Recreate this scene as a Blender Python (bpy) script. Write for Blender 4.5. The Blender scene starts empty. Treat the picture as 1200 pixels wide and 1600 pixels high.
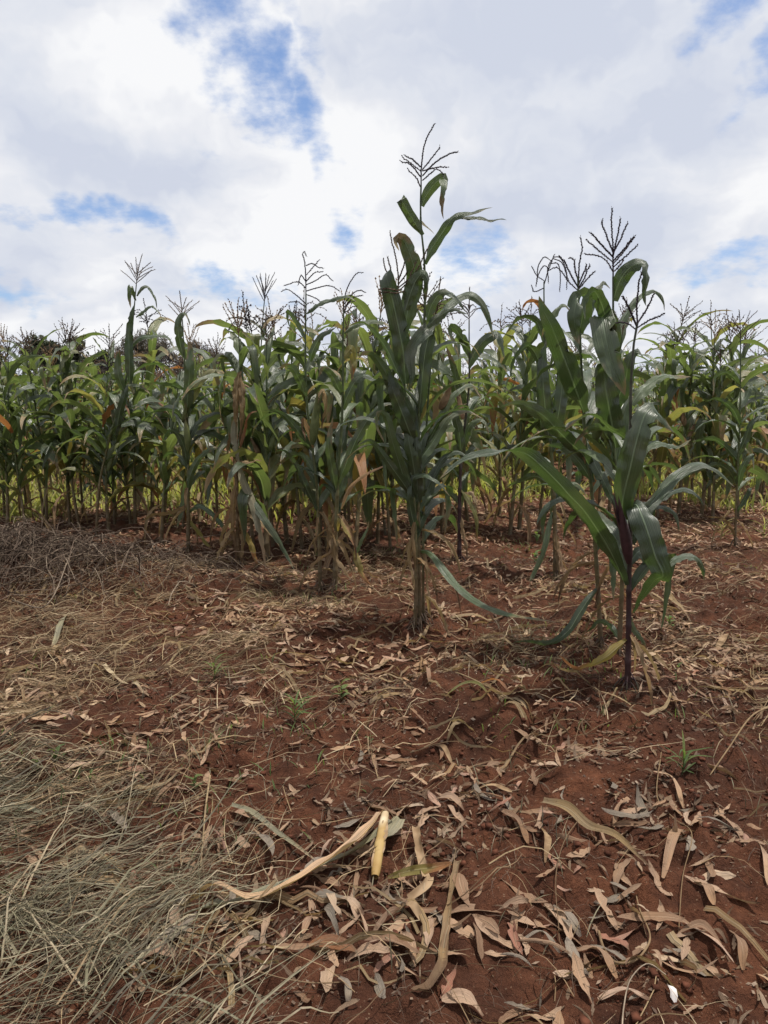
import bpy, math
import numpy as np

R = math.radians
scene = bpy.context.scene
COL = scene.collection

# ------------------------------------------------------------------ camera
CAM = np.array([0.0, 0.0, 1.5])
FPX = 1155.0                                   # focal length in photograph pixels (1200 x 1600)
PITCH = math.atan(180.0 / FPX)                 # true horizon at y = 620
cam_d = bpy.data.cameras.new("camera")
cam_d.sensor_width = 36.0
cam_d.lens = 36.0 * FPX / 1600.0
cam_d.clip_start = 0.05
cam_d.clip_end = 3000.0
cam = bpy.data.objects.new("camera", cam_d)
COL.objects.link(cam)
cam.location = CAM
cam.rotation_euler = (R(90) - PITCH, 0, 0)
scene.camera = cam

# ------------------------------------------------------------------ light
SUN_EL, SUN_AZ = R(75), R(75)                  # high midday sun, a little ahead and to the right
sun_d = bpy.data.lights.new("sun", 'SUN')
sun_d.energy = 4.6
sun_d.angle = R(1.5)
sun_d.color = (1.0, 0.95, 0.86)
sun = bpy.data.objects.new("sun", sun_d)
COL.objects.link(sun)
SUN_DIR = np.array([math.cos(SUN_EL) * math.sin(SUN_AZ), math.cos(SUN_EL) * math.cos(SUN_AZ), math.sin(SUN_EL)])
sun.rotation_euler = (R(90) - SUN_EL, 0, -SUN_AZ + math.pi)
sun.location = (4, 6, 25)

vs = scene.view_settings
vs.view_transform = 'Standard'
vs.look = 'None'
vs.exposure = 0.15
vs.gamma = 1.0
vs.use_curve_mapping = False
cy = scene.cycles
cy.max_bounces = 4; cy.diffuse_bounces = 3; cy.glossy_bounces = 1; cy.transmission_bounces = 2; cy.transparent_max_bounces = 2
cy.caustics_reflective = False; cy.caustics_refractive = False
cy.use_adaptive_sampling = True; cy.adaptive_threshold = 0.015

FWD = np.array([0, math.cos(PITCH), -math.sin(PITCH)])
UPV = np.array([0, math.sin(PITCH), math.cos(PITCH)])
RGT = np.array([1.0, 0, 0])


def ray(px, py):
    return FWD + RGT * ((px - 600.0) / FPX) + UPV * ((800.0 - py) / FPX)


class NT:
    """small helper to write node trees"""
    def __init__(self, tree):
        self.t = tree
        tree.nodes.clear()

    def n(self, kind, **kw):
        nd = self.t.nodes.new(kind)
        for k, v in kw.items():
            if k.startswith('i_'):
                key = k[2:]
                key = int(key) if key.isdigit() else key.replace('_', ' ')
                self.put(nd.inputs[key], v)
            else:
                setattr(nd, k, v)
        return nd

    def put(self, sock, v):
        if hasattr(v, 'is_output') or isinstance(v, bpy.types.NodeSocket):
            self.t.links.new(v, sock)
        else:
            sock.default_value = v

    def math(self, op, a, b=None, c=None, clamp=False):
        nd = self.t.nodes.new('ShaderNodeMath')
        nd.operation = op
        nd.use_clamp = clamp
        self.put(nd.inputs[0], a)
        if b is not None:
            self.put(nd.inputs[1], b)
        if c is not None:
            self.put(nd.inputs[2], c)
        return nd.outputs[0]

    def vmath(self, op, a, b=None):
        nd = self.t.nodes.new('ShaderNodeVectorMath')
        nd.operation = op
        self.put(nd.inputs[0], a)
        if b is not None:
            self.put(nd.inputs[1], b)
        return nd.outputs['Value'] if op in ('LENGTH', 'DOT_PRODUCT', 'DISTANCE') else nd.outputs[0]

    def smooth(self, v, a, b, lo=0.0, hi=1.0):
        nd = self.t.nodes.new('ShaderNodeMapRange')
        nd.interpolation_type = 'SMOOTHSTEP'
        self.put(nd.inputs[0], v)
        for i, x in enumerate((a, b, lo, hi)):
            self.put(nd.inputs[1 + i], x)
        return nd.outputs[0]

    def mix(self, f, a, b, blend='MIX'):
        nd = self.t.nodes.new('ShaderNodeMix')
        nd.data_type = 'RGBA'
        nd.blend_type = blend
        self.put(nd.inputs[0], f)
        for s, v in ((nd.inputs[6], a), (nd.inputs[7], b)):
            if isinstance(v, tuple) and len(v) == 3:
                v = v + (1.0,)
            self.put(s, v)
        return nd.outputs[2]

    def noise(self, vec, scale, detail=4.0, rough=0.55, dist=0.0, dim='3D', w=None):
        nd = self.t.nodes.new('ShaderNodeTexNoise')
        nd.noise_dimensions = dim
        if vec is not None:
            self.put(nd.inputs['Vector'], vec)
        nd.inputs['Scale'].default_value = scale
        nd.inputs['Detail'].default_value = detail
        nd.inputs['Roughness'].default_value = rough
        nd.inputs['Distortion'].default_value = dist
        return nd.outputs['Fac']

    def ramp(self, fac, stops):
        nd = self.t.nodes.new('ShaderNodeValToRGB')
        el = nd.color_ramp.elements
        while len(el) < len(stops):
            el.new(0.5)
        for e, (p, c) in zip(el, stops):
            e.position = p
            e.color = tuple(c) + (1.0,)
        self.put(nd.inputs[0], fac)
        return nd.outputs[0]


# ------------------------------------------------------------------ sky: Nishita blue behind broken white cloud
world = bpy.data.worlds.new("World")
scene.world = world
world.use_nodes = True
W = NT(world.node_tree)
skyt = W.n('ShaderNodeTexSky')
skyt.sky_type = 'NISHITA'
skyt.sun_disc = False
skyt.sun_elevation = SUN_EL
skyt.sun_rotation = SUN_AZ
skyt.air_density = 1.0
skyt.dust_density = 0.6
skyt.ozone_density = 2.0
tc = W.n('ShaderNodeTexCoord')
dirv = W.vmath('NORMALIZE', tc.outputs['Generated'])
sep = W.n('ShaderNodeSeparateXYZ')
W.put(sep.inputs[0], dirv)
az = W.math('ARCTAN2', sep.outputs[0], sep.outputs[1])
el = W.math('ARCSINE', sep.outputs[2])
ae = W.n('ShaderNodeCombineXYZ')
W.put(ae.inputs[0], az)
W.put(ae.inputs[1], el)
# cloud texture on a plane far overhead so that the clouds foreshorten towards the horizon
den = W.math('ADD', W.math('MAXIMUM', sep.outputs[2], 0.0), 0.28)
pl = W.n('ShaderNodeCombineXYZ')
W.put(pl.inputs[0], W.math('DIVIDE', sep.outputs[0], den))
W.put(pl.inputs[1], W.math('DIVIDE', sep.outputs[1], den))
P = pl.outputs[0]
nA = W.n('ShaderNodeTexNoise')
W.put(nA.inputs['Vector'], dirv)
nA.inputs['Scale'].default_value = 7.0
nA.inputs['Detail'].default_value = 4.0
nA.inputs['Roughness'].default_value = 0.6
warp = W.vmath('SCALE', W.vmath('SUBTRACT', nA.outputs['Color'], (0.5, 0.5, 0.5)))
warp.node.inputs['Scale'].default_value = 0.22
aew = W.vmath('ADD', ae.outputs[0], warp)


def azel(px, py):
    d = ray(px, py)
    d = d / np.linalg.norm(d)
    return math.atan2(d[0], d[1]), math.asin(d[2])


# openings in the cloud: centre, half lengths and tilt, in sky angles
GAPS = [((400, 140), 150, 80, -55, 0.95), ((455, 165), 110, 60, -70, 0.95), ((488, 255), 90, 36, -60, 0.8), ((335, 20), 130, 70, -40, 0.78), ((470, 60), 110, 40, -30, 0.5), ((330, 120), 60, 50, 0, 0.6),
        ((165, 345), 165, 38, -14, 0.92), ((30, 300), 90, 30, -10, 0.72), ((1100, 12), 100, 50, -5, 1.0), ((1190, 110), 50, 120, -18, 0.95),
        ((750, 415), 110, 65, 0, 0.78), ((1150, 405), 130, 45, 8, 0.8), ((365, 435), 105, 50, -15, 0.78),
        ((10, 455), 90, 45, 0, 0.8), ((545, 385), 55, 50, 0, 0.66)]
gsum = None
for (c, a, b, rot, amp) in GAPS:
    ca, ce = azel(*c)
    mp = W.n('ShaderNodeMapping')
    mp.vector_type = 'TEXTURE'
    W.put(mp.inputs['Vector'], aew)
    mp.inputs['Location'].default_value = (ca, ce, 0)
    mp.inputs['Rotation'].default_value = (0, 0, R(rot))
    mp.inputs['Scale'].default_value = (a / FPX, b / FPX, 1)
    ln = W.vmath('LENGTH', mp.outputs[0])
    g = W.smooth(ln, 1.35, 0.0, 0.0, amp)
    gsum = g if gsum is None else W.math('MAXIMUM', gsum, g)
nB = W.noise(P, 2.1, 3.0, 0.5, 0.0, '2D')
nC = W.noise(P, 7.5, 6.0, 0.62, 0.0, '2D')
nb = W.math('ADD', W.math('MULTIPLY', W.math('SUBTRACT', nB, 0.5), 0.8), W.math('MULTIPLY', W.math('SUBTRACT', nC, 0.5), 1.35))
blue = W.smooth(W.math('ADD', gsum, nb), 0.34, 1.12)
shade = W.noise(P, 1.25, 3.0, 0.5, 0.0, '2D')
shade2 = W.noise(W.vmath('ADD', P, W.vmath('MULTIPLY', warp, (2.5, 2.5, 0.0))), 2.6, 4.0, 0.52, 0.0, '2D')
sh = W.math('ADD', W.math('MULTIPLY', shade, 0.5), W.math('MULTIPLY', shade2, 0.5))
cloud = W.ramp(sh, [(0.36, (5.7, 6.1, 7.1)), (0.44, (6.6, 6.9, 7.6)), (0.50, (7.4, 7.55, 8.0)), (0.57, (8.5, 8.55, 8.7))])
skyc = W.mix(1.0, skyt.outputs[0], (1.15, 1.2, 1.3), 'MULTIPLY')
skyc = W.mix(0.35, skyc, (2.6, 3.9, 7.0))
col = W.mix(blue, cloud, skyc)
bg = W.n('ShaderNodeBackground')
W.put(bg.inputs['Color'], col)
bg.inputs['Strength'].default_value = 0.1
world.cycles.sampling_method = 'MANUAL'
world.cycles.sample_map_resolution = 512
wo = W.n('ShaderNodeOutputWorld')
W.t.links.new(bg.outputs[0], wo.inputs[0])

# ------------------------------------------------------------------ noise and ground height
_rs = np.random.default_rng(5)
_TAB = _rs.random((256, 256))


def vnoise(x, y):
    x = np.asarray(x, float); y = np.asarray(y, float)
    xi = np.floor(x).astype(int); yi = np.floor(y).astype(int)
    fx = x - xi; fy = y - yi
    fx = fx * fx * fx * (fx * (fx * 6 - 15) + 10); fy = fy * fy * fy * (fy * (fy * 6 - 15) + 10)
    a = _TAB[xi & 255, yi & 255]; b = _TAB[(xi + 1) & 255, yi & 255]
    c = _TAB[xi & 255, (yi + 1) & 255]; d = _TAB[(xi + 1) & 255, (yi + 1) & 255]
    return (a + (b - a) * fx) * (1 - fy) + (c + (d - c) * fx) * fy - 0.5


def gauss(x, y, cx, cy, sx, sy):
    return np.exp(-((x - cx) / sx) ** 2 - ((y - cy) / sy) ** 2)


SLOPE = 0.008


def g_macro(x, y):
    x = np.asarray(x, float); y = np.asarray(y, float)
    t = np.clip(y - 3.0, 0, 46.0)
    z = SLOPE * t * t / (t + 1.5)
    z = z + 0.22 * gauss(x, y, -2.95, 5.75, 0.75, 0.38) + 0.12 * gauss(x, y, -1.9, 5.7, 0.7, 0.3)
    z = z + 0.10 * gauss(x, y, 0.42, 3.45, 0.6, 0.33) + 0.04 * gauss(x, y, 1.25, 2.75, 0.35, 0.3) - 0.06 * gauss(x, y, 0.45, 2.98, 0.5, 0.15)
    return z


def g_full(x, y):
    z = g_macro(x, y)
    fade = 1.0 / (1.0 + np.maximum(np.asarray(y, float) - 9, 0) * 0.3)
    n = 0.085 * vnoise(x * 1.3 + 7, y * 1.3) + 0.055 * vnoise(x * 3.6, y * 3.6 + 3) + 0.028 * vnoise(x * 9 + 1, y * 9)
    f = 0.022 * vnoise(x * 22, y * 22) + 0.013 * vnoise(x * 48 + 5, y * 48 + 9)
    clod = np.maximum(vnoise(x * 14 + 40, y * 14 + 11) - 0.08, 0) * 0.09
    return z + (n + f + clod) * fade


def at(px, py):
    d = ray(px, py)
    z = 0.0
    for _ in range(12):
        t = (z - CAM[2]) / d[2]
        p = CAM + d * t
        z = float(g_macro(p[0], p[1]))
    return np.array([p[0], p[1], float(g_full(p[0], p[1]))])


def on_plane(px, py, Y):
    d = ray(px, py)
    return CAM + d * (Y / d[1])


# ------------------------------------------------------------------ mesh helpers
class Q:
    """quad soup: vertices, faces, uv and one random number per vertex"""
    def __init__(self):
        self.V = []; self.F = []; self.U = []; self.T = []; self.n = 0

    def add(self, V, F, U=None, T=0.0):
        V = np.asarray(V, float).reshape(-1, 3)
        F = np.asarray(F, int).reshape(-1, 4)
        self.V.append(V); self.F.append(F + self.n)
        self.U.append(np.zeros((len(V), 2)) if U is None else np.asarray(U, float).reshape(-1, 2))
        self.T.append(np.full(len(V), T) if np.isscalar(T) else np.asarray(T, float))
        self.n += len(V)
        return self

    def arrays(self):
        return np.concatenate(self.V), np.concatenate(self.F), np.concatenate(self.U), np.concatenate(self.T)

    def mesh(self, name, mat, smooth=True):
        V, F, U, T = self.arrays()
        return mesh_from(name, V, F, U, T, mat, smooth)


def mesh_from(name, V, F, U, T, mat, smooth=True):
    me = bpy.data.meshes.new(name)
    me.vertices.add(len(V)); me.vertices.foreach_set('co', np.ascontiguousarray(V, np.float32).ravel())
    me.loops.add(len(F) * 4); me.loops.foreach_set('vertex_index', np.ascontiguousarray(F, np.int32).ravel())
    me.polygons.add(len(F))
    me.polygons.foreach_set('loop_start', np.arange(len(F), dtype=np.int32) * 4)
    if smooth:
        me.polygons.foreach_set('use_smooth', np.ones(len(F), bool))
    uv = me.uv_layers.new(name='UVMap')
    uv.data.foreach_set('uv', np.ascontiguousarray(U[F.ravel()], np.float32).ravel())
    at_ = me.attributes.new('tint', 'FLOAT', 'POINT')
    at_.data.foreach_set('value', np.ascontiguousarray(T, np.float32))
    me.materials.append(mat)
    me.update(calc_edges=True)
    return me


def link(name, data, parent=None):
    o = bpy.data.objects.new(name, data)
    COL.objects.link(o)
    if parent is not None:
        o.parent = parent
    return o


def tag(o, label=None, cat=None, group=None, kind=None):
    if label: o['label'] = label
    if cat: o['category'] = cat
    if group: o['group'] = group
    if kind: o['kind'] = kind
    return o


def copy_tree(o, parent=None):
    c = o.copy()
    COL.objects.link(c)
    c.parent = parent
    for ch in o.children:
        copy_tree(ch, c)
    return c


def unit(a):
    a = np.asarray(a, float)
    return a / np.maximum(np.linalg.norm(a, axis=-1, keepdims=True), 1e-9)


def strip_faces(n, m):
    i, j = np.meshgrid(np.arange(n), np.arange(m), indexing='ij')
    a = i * (m + 1) + j
    return np.stack([a, a + 1, a + m + 2, a + m + 1], -1).reshape(-1, 4)


def tube(path, rad, sides=7, ridge=0.0):
    path = np.asarray(path, float); rad = np.asarray(rad, float)
    n = len(path) - 1
    T = unit(np.gradient(path, axis=0))
    ref = np.array([1.0, 0.02, 0.01]) if abs(T[0][0]) < 0.8 else np.array([0, 1.0, 0.02])
    A = unit(np.cross(T, ref)); B = np.cross(T, A)
    a = np.linspace(0, 2 * math.pi, sides + 1)
    rr = rad[:, None] * (1 + ridge * np.cos(a * 3)[None, :])
    V = path[:, None, :] + rr[..., None] * (np.cos(a)[None, :, None] * A[:, None, :] + np.sin(a)[None, :, None] * B[:, None, :])
    L = np.concatenate([[0], np.cumsum(np.linalg.norm(np.diff(path, axis=0), axis=1))])
    U = np.stack(np.broadcast_arrays(np.linspace(0, 1, sides + 1)[None, :], (L / max(L[-1], 1e-6))[:, None]), -1)
    return V.reshape(-1, 3), strip_faces(n, sides), U.reshape(-1, 2)


def blade(C, S, N, w, m=4, fold=None, rip=0.0, freq=6.0, ph=0.0, jag=0.0):
    """leaf blade along centre C with side S, normal N, full width w; V-folded about its midrib, wavy at the edges"""
    n = len(C) - 1
    s = np.linspace(0, 1, n + 1)
    u = np.linspace(-1, 1, m + 1)
    fold = np.full(n + 1, R(18)) if fold is None else fold
    h = w[:, None] / 2 * u[None, :]
    if jag:
        rj = np.random.default_rng(int(ph * 1e6))
        for side in (0, m):
            e = 1 + jag * 0.35 * np.interp(s, np.linspace(0, 1, 12), rj.normal(0, 1, 12))
            for _ in range(int(rj.integers(0, 3))):
                k = int(rj.integers(n // 3, n)); e[k] *= rj.uniform(0.35, 0.75)
            h[:, side] = h[:, side] * np.clip(e, 0.3, 1.15)
    rp = rip * w[:, None] * (np.abs(u) ** 1.6)[None, :] * (np.sin(2 * math.pi * (freq * s[:, None] + ph + 0.37 * (u > 0)[None, :])) +
                                                         0.6 * np.sin(2 * math.pi * (freq * 1.9 * s[:, None] + 2 * ph + 0.7 * (u > 0)[None, :])))
    V = C[:, None, :] + S[:, None, :] * (h * np.cos(fold)[:, None])[..., None] + N[:, None, :] * (np.abs(h) * np.sin(fold)[:, None] + rp)[..., None]
    U = np.stack(np.broadcast_arrays((u[None, :] + 1) / 2, s[:, None]), -1)
    return V.reshape(-1, 3), strip_faces(n, m), U.reshape(-1, 2)


def wprof(s, base=0.38, p=2.2):
    t = np.clip(s / 0.2, 0, 1)
    return (base + (1 - base) * t * t * (3 - 2 * t)) * np.maximum(1 - s ** p, 0) ** 0.85 + 0.015


def gen_leaf(rng, org, phi, L, Wd, th0, th1, p=1.4, kink=None, drop=110, bend=0.0, twist=0.0, n=14, m=2, rip=0.06, freq=5, f0=50, f1=16):
    """a maize leaf: leaves the stalk at org towards azimuth phi and elevation th0 (deg), ends at th1"""
    s = np.linspace(0, 1, n + 1)
    th = th0 + (th1 - th0) * s ** p
    if kink is not None:
        th = th - drop * np.clip((s - kink) / 0.07, 0, 1)
        th = np.maximum(th, -97)
    th = np.radians(th + 3 * np.sin(s * 9 + rng.random() * 6))
    ph = phi + bend * s ** 1.6
    T = np.stack([np.cos(th) * np.cos(ph), np.cos(th) * np.sin(ph), np.sin(th)], -1)
    C = org + np.concatenate([[np.zeros(3)], np.cumsum((T[1:] + T[:-1]) / 2 * (L / n), axis=0)])
    S = np.stack([-np.sin(ph), np.cos(ph), np.zeros_like(ph)], -1)
    N = np.cross(T, S)
    tw = twist * s ** 1.3
    S2 = S * np.cos(tw)[:, None] + N * np.sin(tw)[:, None]
    N2 = N * np.cos(tw)[:, None] - S * np.sin(tw)[:, None]
    fold = np.radians(f1 + (f0 - f1) * np.exp(-s * 7))
    return blade(C, S2, N2, Wd * wprof(s), m, fold, rip, freq, rng.random(), 0.2 if m > 2 else 0.0)


def catmull(P, n):
    P = np.asarray(P, float)
    k = len(P)
    d = np.concatenate([[0], np.cumsum(np.linalg.norm(np.diff(P[:, :3], axis=0), axis=1) + 1e-6)])
    t = np.linspace(0, d[-1], n + 1)
    out = np.zeros((n + 1, P.shape[1]))
    m = np.zeros_like(P)
    m[1:-1] = (P[2:] - P[:-2]) / (d[2:] - d[:-2])[:, None]
    m[0] = (P[1] - P[0]) / (d[1] - d[0]); m[-1] = (P[-1] - P[-2]) / (d[-1] - d[-2])
    idx = np.clip(np.searchsorted(d, t, side='right') - 1, 0, k - 2)
    h = (d[idx + 1] - d[idx])[:, None]
    x = ((t - d[idx])[:, None]) / h
    out = ((2 * x ** 3 - 3 * x ** 2 + 1) * P[idx] + (x ** 3 - 2 * x ** 2 + x) * h * m[idx] +
           (-2 * x ** 3 + 3 * x ** 2) * P[idx + 1] + (x ** 3 - x ** 2) * h * m[idx + 1])
    return out


# ------------------------------------------------------------------ materials
def mat_new(name):
    m = bpy.data.materials.new(name)
    m.use_nodes = True
    return m, NT(m.node_tree)


def rnd_value(t):
    oi = t.n('ShaderNodeObjectInfo')
    a = t.n('ShaderNodeAttribute'); a.attribute_name = 'tint'
    return t.math('FRACT', t.math('ADD', oi.outputs['Random'], a.outputs['Fac']))


def leaf_mat(name, stops, midrib, trans, tfac, tip, tip0=0.8, rough=0.42, stripe=0.35, spots=None, spec=0.5):
    m, t = mat_new(name)
    uv = t.n('ShaderNodeUVMap')
    sp = t.n('ShaderNodeSeparateXYZ'); t.put(sp.inputs[0], uv.outputs[0])
    u, v = sp.outputs[0], sp.outputs[1]
    r = rnd_value(t)
    base = t.ramp(r, stops)
    geo = t.n('ShaderNodeNewGeometry')
    obj = t.n('ShaderNodeTexCoord')
    big = t.noise(obj.outputs['Object'], 7.0, 1.0)
    base = t.mix(t.smooth(big, 0.3, 0.75, 0.0, 0.5), base, t.mix(1.0, base, (1.35, 1.25, 0.9), 'MULTIPLY'))
    base = t.mix(t.smooth(big, 0.55, 0.3, 0.0, 0.16), base, (0.20, 0.16, 0.12))
    sv = t.n('ShaderNodeCombineXYZ')
    t.put(sv.inputs[0], t.math('MULTIPLY', u, 34.0)); t.put(sv.inputs[1], t.math('MULTIPLY', v, 2.5)); t.put(sv.inputs[2], t.math('MULTIPLY', r, 40.0))
    fine = t.noise(sv.outputs[0], 1.0, 1.0)
    base = t.mix(stripe + 0.15, base, t.mix(1.0, base, t.ramp(fine, [(0.3, (0.5, 0.55, 0.5)), (0.7, (1.5, 1.45, 1.35))]), 'MULTIPLY'))
    rib = t.smooth(t.math('ABSOLUTE', t.math('SUBTRACT', u, 0.5)), 0.05, 0.018)
    ribf = t.math('MULTIPLY', rib, t.smooth(v, 0.95, 0.3, 0.0, 0.8))
    base = t.mix(ribf, base, midrib)
    tn = t.noise(obj.outputs['Object'], 16.0, 1.0)
    edge = t.math('MULTIPLY', t.math('ABSOLUTE', t.math('SUBTRACT', u, 0.5)), 0.22)
    tipf = t.smooth(t.math('ADD', t.math('ADD', v, edge), t.math('ADD', t.math('MULTIPLY', t.math('SUBTRACT', tn, 0.5), 0.5), t.math('MULTIPLY', t.math('SUBTRACT', r, 0.5), 0.35))), tip0, tip0 + 0.2)
    base = t.mix(tipf, base, tip)
    if spots:
        s1 = t.noise(obj.outputs['Object'], 42.0, 2.0)
        base = t.mix(t.smooth(s1, 0.60, 0.72, 0.0, 0.7), base, spots)
    pb = t.n('ShaderNodeBsdfPrincipled')
    t.put(pb.inputs['Base Color'], base)
    t.put(pb.inputs['Roughness'], t.smooth(fine, 0.2, 0.8, rough - 0.06, rough + 0.12))
    pb.inputs['Specular IOR Level'].default_value = spec
    bmp = t.n('ShaderNodeBump')
    bmp.inputs['Strength'].default_value = 0.55
    bmp.inputs['Distance'].default_value = 0.008
    t.put(bmp.inputs['Height'], t.math('ADD', fine, t.math('ADD', t.math('MULTIPLY', rib, -1.2), t.math('ADD', t.math('MULTIPLY', big, 2.2), t.math('MULTIPLY', tn, 1.3)))))
    t.put(pb.inputs['Normal'], bmp.outputs[0])
    tr = t.n('ShaderNodeBsdfTranslucent')
    t.put(tr.inputs['Color'], t.mix(tipf, t.mix(0.4, trans, t.mix(1.0, base, (3.2, 3.2, 2.0), 'MULTIPLY')), tip))
    ms = t.n('ShaderNodeMixShader')
    ms.inputs[0].default_value = tfac
    t.t.links.new(pb.outputs[0], ms.inputs[1]); t.t.links.new(tr.outputs[0], ms.inputs[2])
    out = t.n('ShaderNodeOutputMaterial')
    t.t.links.new(ms.outputs[0], out.inputs[0])
    return m


def plain_mat(name, stops, rough=0.8, nscale=30.0, bump=0.3, bdist=0.004, dark=(0.6, 0.6, 0.6), spec=0.25, vstops=None, trans=0.0):
    m, t = mat_new(name)
    r = rnd_value(t)
    base = t.ramp(r, stops)
    tcn = t.n('ShaderNodeTexCoord')
    if vstops:
        uv = t.n('ShaderNodeUVMap'); sp = t.n('ShaderNodeSeparateXYZ'); t.put(sp.inputs[0], uv.outputs[0])
        wob = t.noise(tcn.outputs['Object'], 9.0, 1.0)
        vv = t.math('ADD', sp.outputs[1], t.math('MULTIPLY', t.math('SUBTRACT', wob, 0.5), 0.22))
        base = t.mix(0.8, base, t.ramp(vv, vstops))
    n = t.noise(tcn.outputs['Object'], nscale, 1.0)
    base = t.mix(t.smooth(n, 0.35, 0.7), t.mix(1.0, base, dark, 'MULTIPLY'), base)
    pb = t.n('ShaderNodeBsdfPrincipled')
    t.put(pb.inputs['Base Color'], base)
    pb.inputs['Roughness'].default_value = rough
    pb.inputs['Specular IOR Level'].default_value = spec
    b = t.n('ShaderNodeBump'); b.inputs['Strength'].default_value = bump; b.inputs['Distance'].default_value = bdist
    t.put(b.inputs['Height'], n); t.put(pb.inputs['Normal'], b.outputs[0])
    out = t.n('ShaderNodeOutputMaterial')
    if trans:
        tr = t.n('ShaderNodeBsdfTranslucent'); t.put(tr.inputs['Color'], base)
        ms = t.n('ShaderNodeMixShader'); ms.inputs[0].default_value = trans
        t.t.links.new(pb.outputs[0], ms.inputs[1]); t.t.links.new(tr.outputs[0], ms.inputs[2])
        t.t.links.new(ms.outputs[0], out.inputs[0])
    else:
        t.t.links.new(pb.outputs[0], out.inputs[0])
    return m


M = {}
M['green'] = leaf_mat('maize_leaf_green', [(0.0, (0.022, 0.038, 0.020)), (0.5, (0.036, 0.058, 0.027)), (1.0, (0.056, 0.084, 0.034))],
                      (0.15, 0.20, 0.12), (0.13, 0.24, 0.04), 0.22, (0.20, 0.15, 0.07), 0.89, 0.34, spec=0.75)
M['field'] = leaf_mat('maize_leaf_field', [(0.0, (0.026, 0.043, 0.026)), (0.4, (0.043, 0.066, 0.035)), (0.8, (0.072, 0.098, 0.044)), (0.93, (0.13, 0.135, 0.055)), (1.0, (0.24, 0.19, 0.08))],
                      (0.16, 0.21, 0.11), (0.22, 0.30, 0.06), 0.33, (0.27, 0.19, 0.09), 0.86, 0.35, spec=0.8)
M['yellow'] = leaf_mat('maize_leaf_yellowing', [(0.0, (0.10, 0.11, 0.035)), (0.5, (0.18, 0.16, 0.05)), (1.0, (0.26, 0.19, 0.06))],
                       (0.32, 0.28, 0.14), (0.35, 0.28, 0.06), 0.34, (0.28, 0.13, 0.05), 0.66, 0.5, spots=(0.16, 0.08, 0.03))
M['dry'] = leaf_mat('maize_leaf_dry', [(0.0, (0.16, 0.11, 0.065)), (0.5, (0.26, 0.19, 0.12)), (1.0, (0.20, 0.12, 0.075))],
                    (0.32, 0.25, 0.16), (0.30, 0.20, 0.10), 0.22, (0.14, 0.085, 0.05), 0.75, 0.65, 0.6, spots=(0.10, 0.06, 0.035), spec=0.2)
M['red'] = leaf_mat('maize_leaf_reddened', [(0.0, (0.16, 0.07, 0.035)), (1.0, (0.24, 0.10, 0.04))],
                    (0.3, 0.2, 0.1), (0.4, 0.16, 0.05), 0.3, (0.2, 0.1, 0.05), 0.8, 0.55)
M['stalk'] = plain_mat('maize_stalk', [(0.0, (0.08, 0.10, 0.035)), (1.0, (0.12, 0.12, 0.05))], 0.5, 40, 0.3, 0.003, (0.7, 0.65, 0.6), 0.35,
                       [(0.0, (0.10, 0.065, 0.04)), (0.14, (0.17, 0.115, 0.065)), (0.3, (0.13, 0.115, 0.05)), (0.5, (0.075, 0.105, 0.035)), (1.0, (0.05, 0.085, 0.035))])
M['stalk_dry'] = plain_mat('maize_stalk_dry', [(0.0, (0.20, 0.14, 0.08)), (1.0, (0.26, 0.19, 0.11))], 0.75, 30, 0.5, 0.004, (0.5, 0.45, 0.4), 0.2)
M['stalk_purple'] = plain_mat('maize_stalk_purple', [(0.0, (0.035, 0.014, 0.017)), (1.0, (0.045, 0.018, 0.02))], 0.45, 35, 0.3, 0.003, (0.7, 0.7, 0.7), 0.35,
                              [(0.0, (0.06, 0.032, 0.03)), (0.25, (0.045, 0.022, 0.024)), (0.5, (0.06, 0.055, 0.035)), (1.0, (0.05, 0.065, 0.033))])
M['tassel'] = plain_mat('maize_tassel', [(0.0, (0.075, 0.05, 0.045)), (0.5, (0.12, 0.085, 0.06)), (0.85, (0.17, 0.12, 0.08)), (1.0, (0.22, 0.14, 0.07))], 0.8, 60, 0.2, 0.002)
M['tassel_dark'] = plain_mat('maize_tassel_purple', [(0.0, (0.035, 0.024, 0.032)), (1.0, (0.05, 0.035, 0.04))], 0.7, 60, 0.2, 0.002)
M['tassel_tan'] = plain_mat('maize_tassel_tan', [(0.0, (0.26, 0.16, 0.085)), (1.0, (0.32, 0.21, 0.11))], 0.8, 60, 0.2, 0.002)
M['husk'] = plain_mat('maize_husk_green', [(0.0, (0.09, 0.12, 0.035)), (1.0, (0.14, 0.15, 0.055))], 0.5, 25, 0.4, 0.004, (0.75, 0.75, 0.7), 0.3,
                      [(0.0, (0.08, 0.11, 0.04)), (0.6, (0.13, 0.15, 0.055)), (1.0, (0.17, 0.14, 0.06))])
M['husk_dry'] = plain_mat('maize_husk_dry', [(0.0, (0.24, 0.16, 0.09)), (1.0, (0.34, 0.24, 0.15))], 0.75, 25, 0.5, 0.005, (0.6, 0.55, 0.5), 0.2)
M['husk_purple'] = plain_mat('maize_husk_purple', [(0.0, (0.05, 0.022, 0.026)), (1.0, (0.06, 0.026, 0.028))], 0.45, 25, 0.4, 0.004, (0.6, 0.6, 0.6), 0.35)
M['silk'] = plain_mat('maize_silk', [(0.0, (0.03, 0.016, 0.014)), (1.0, (0.07, 0.04, 0.03))], 0.7, 60, 0.2)
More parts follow.
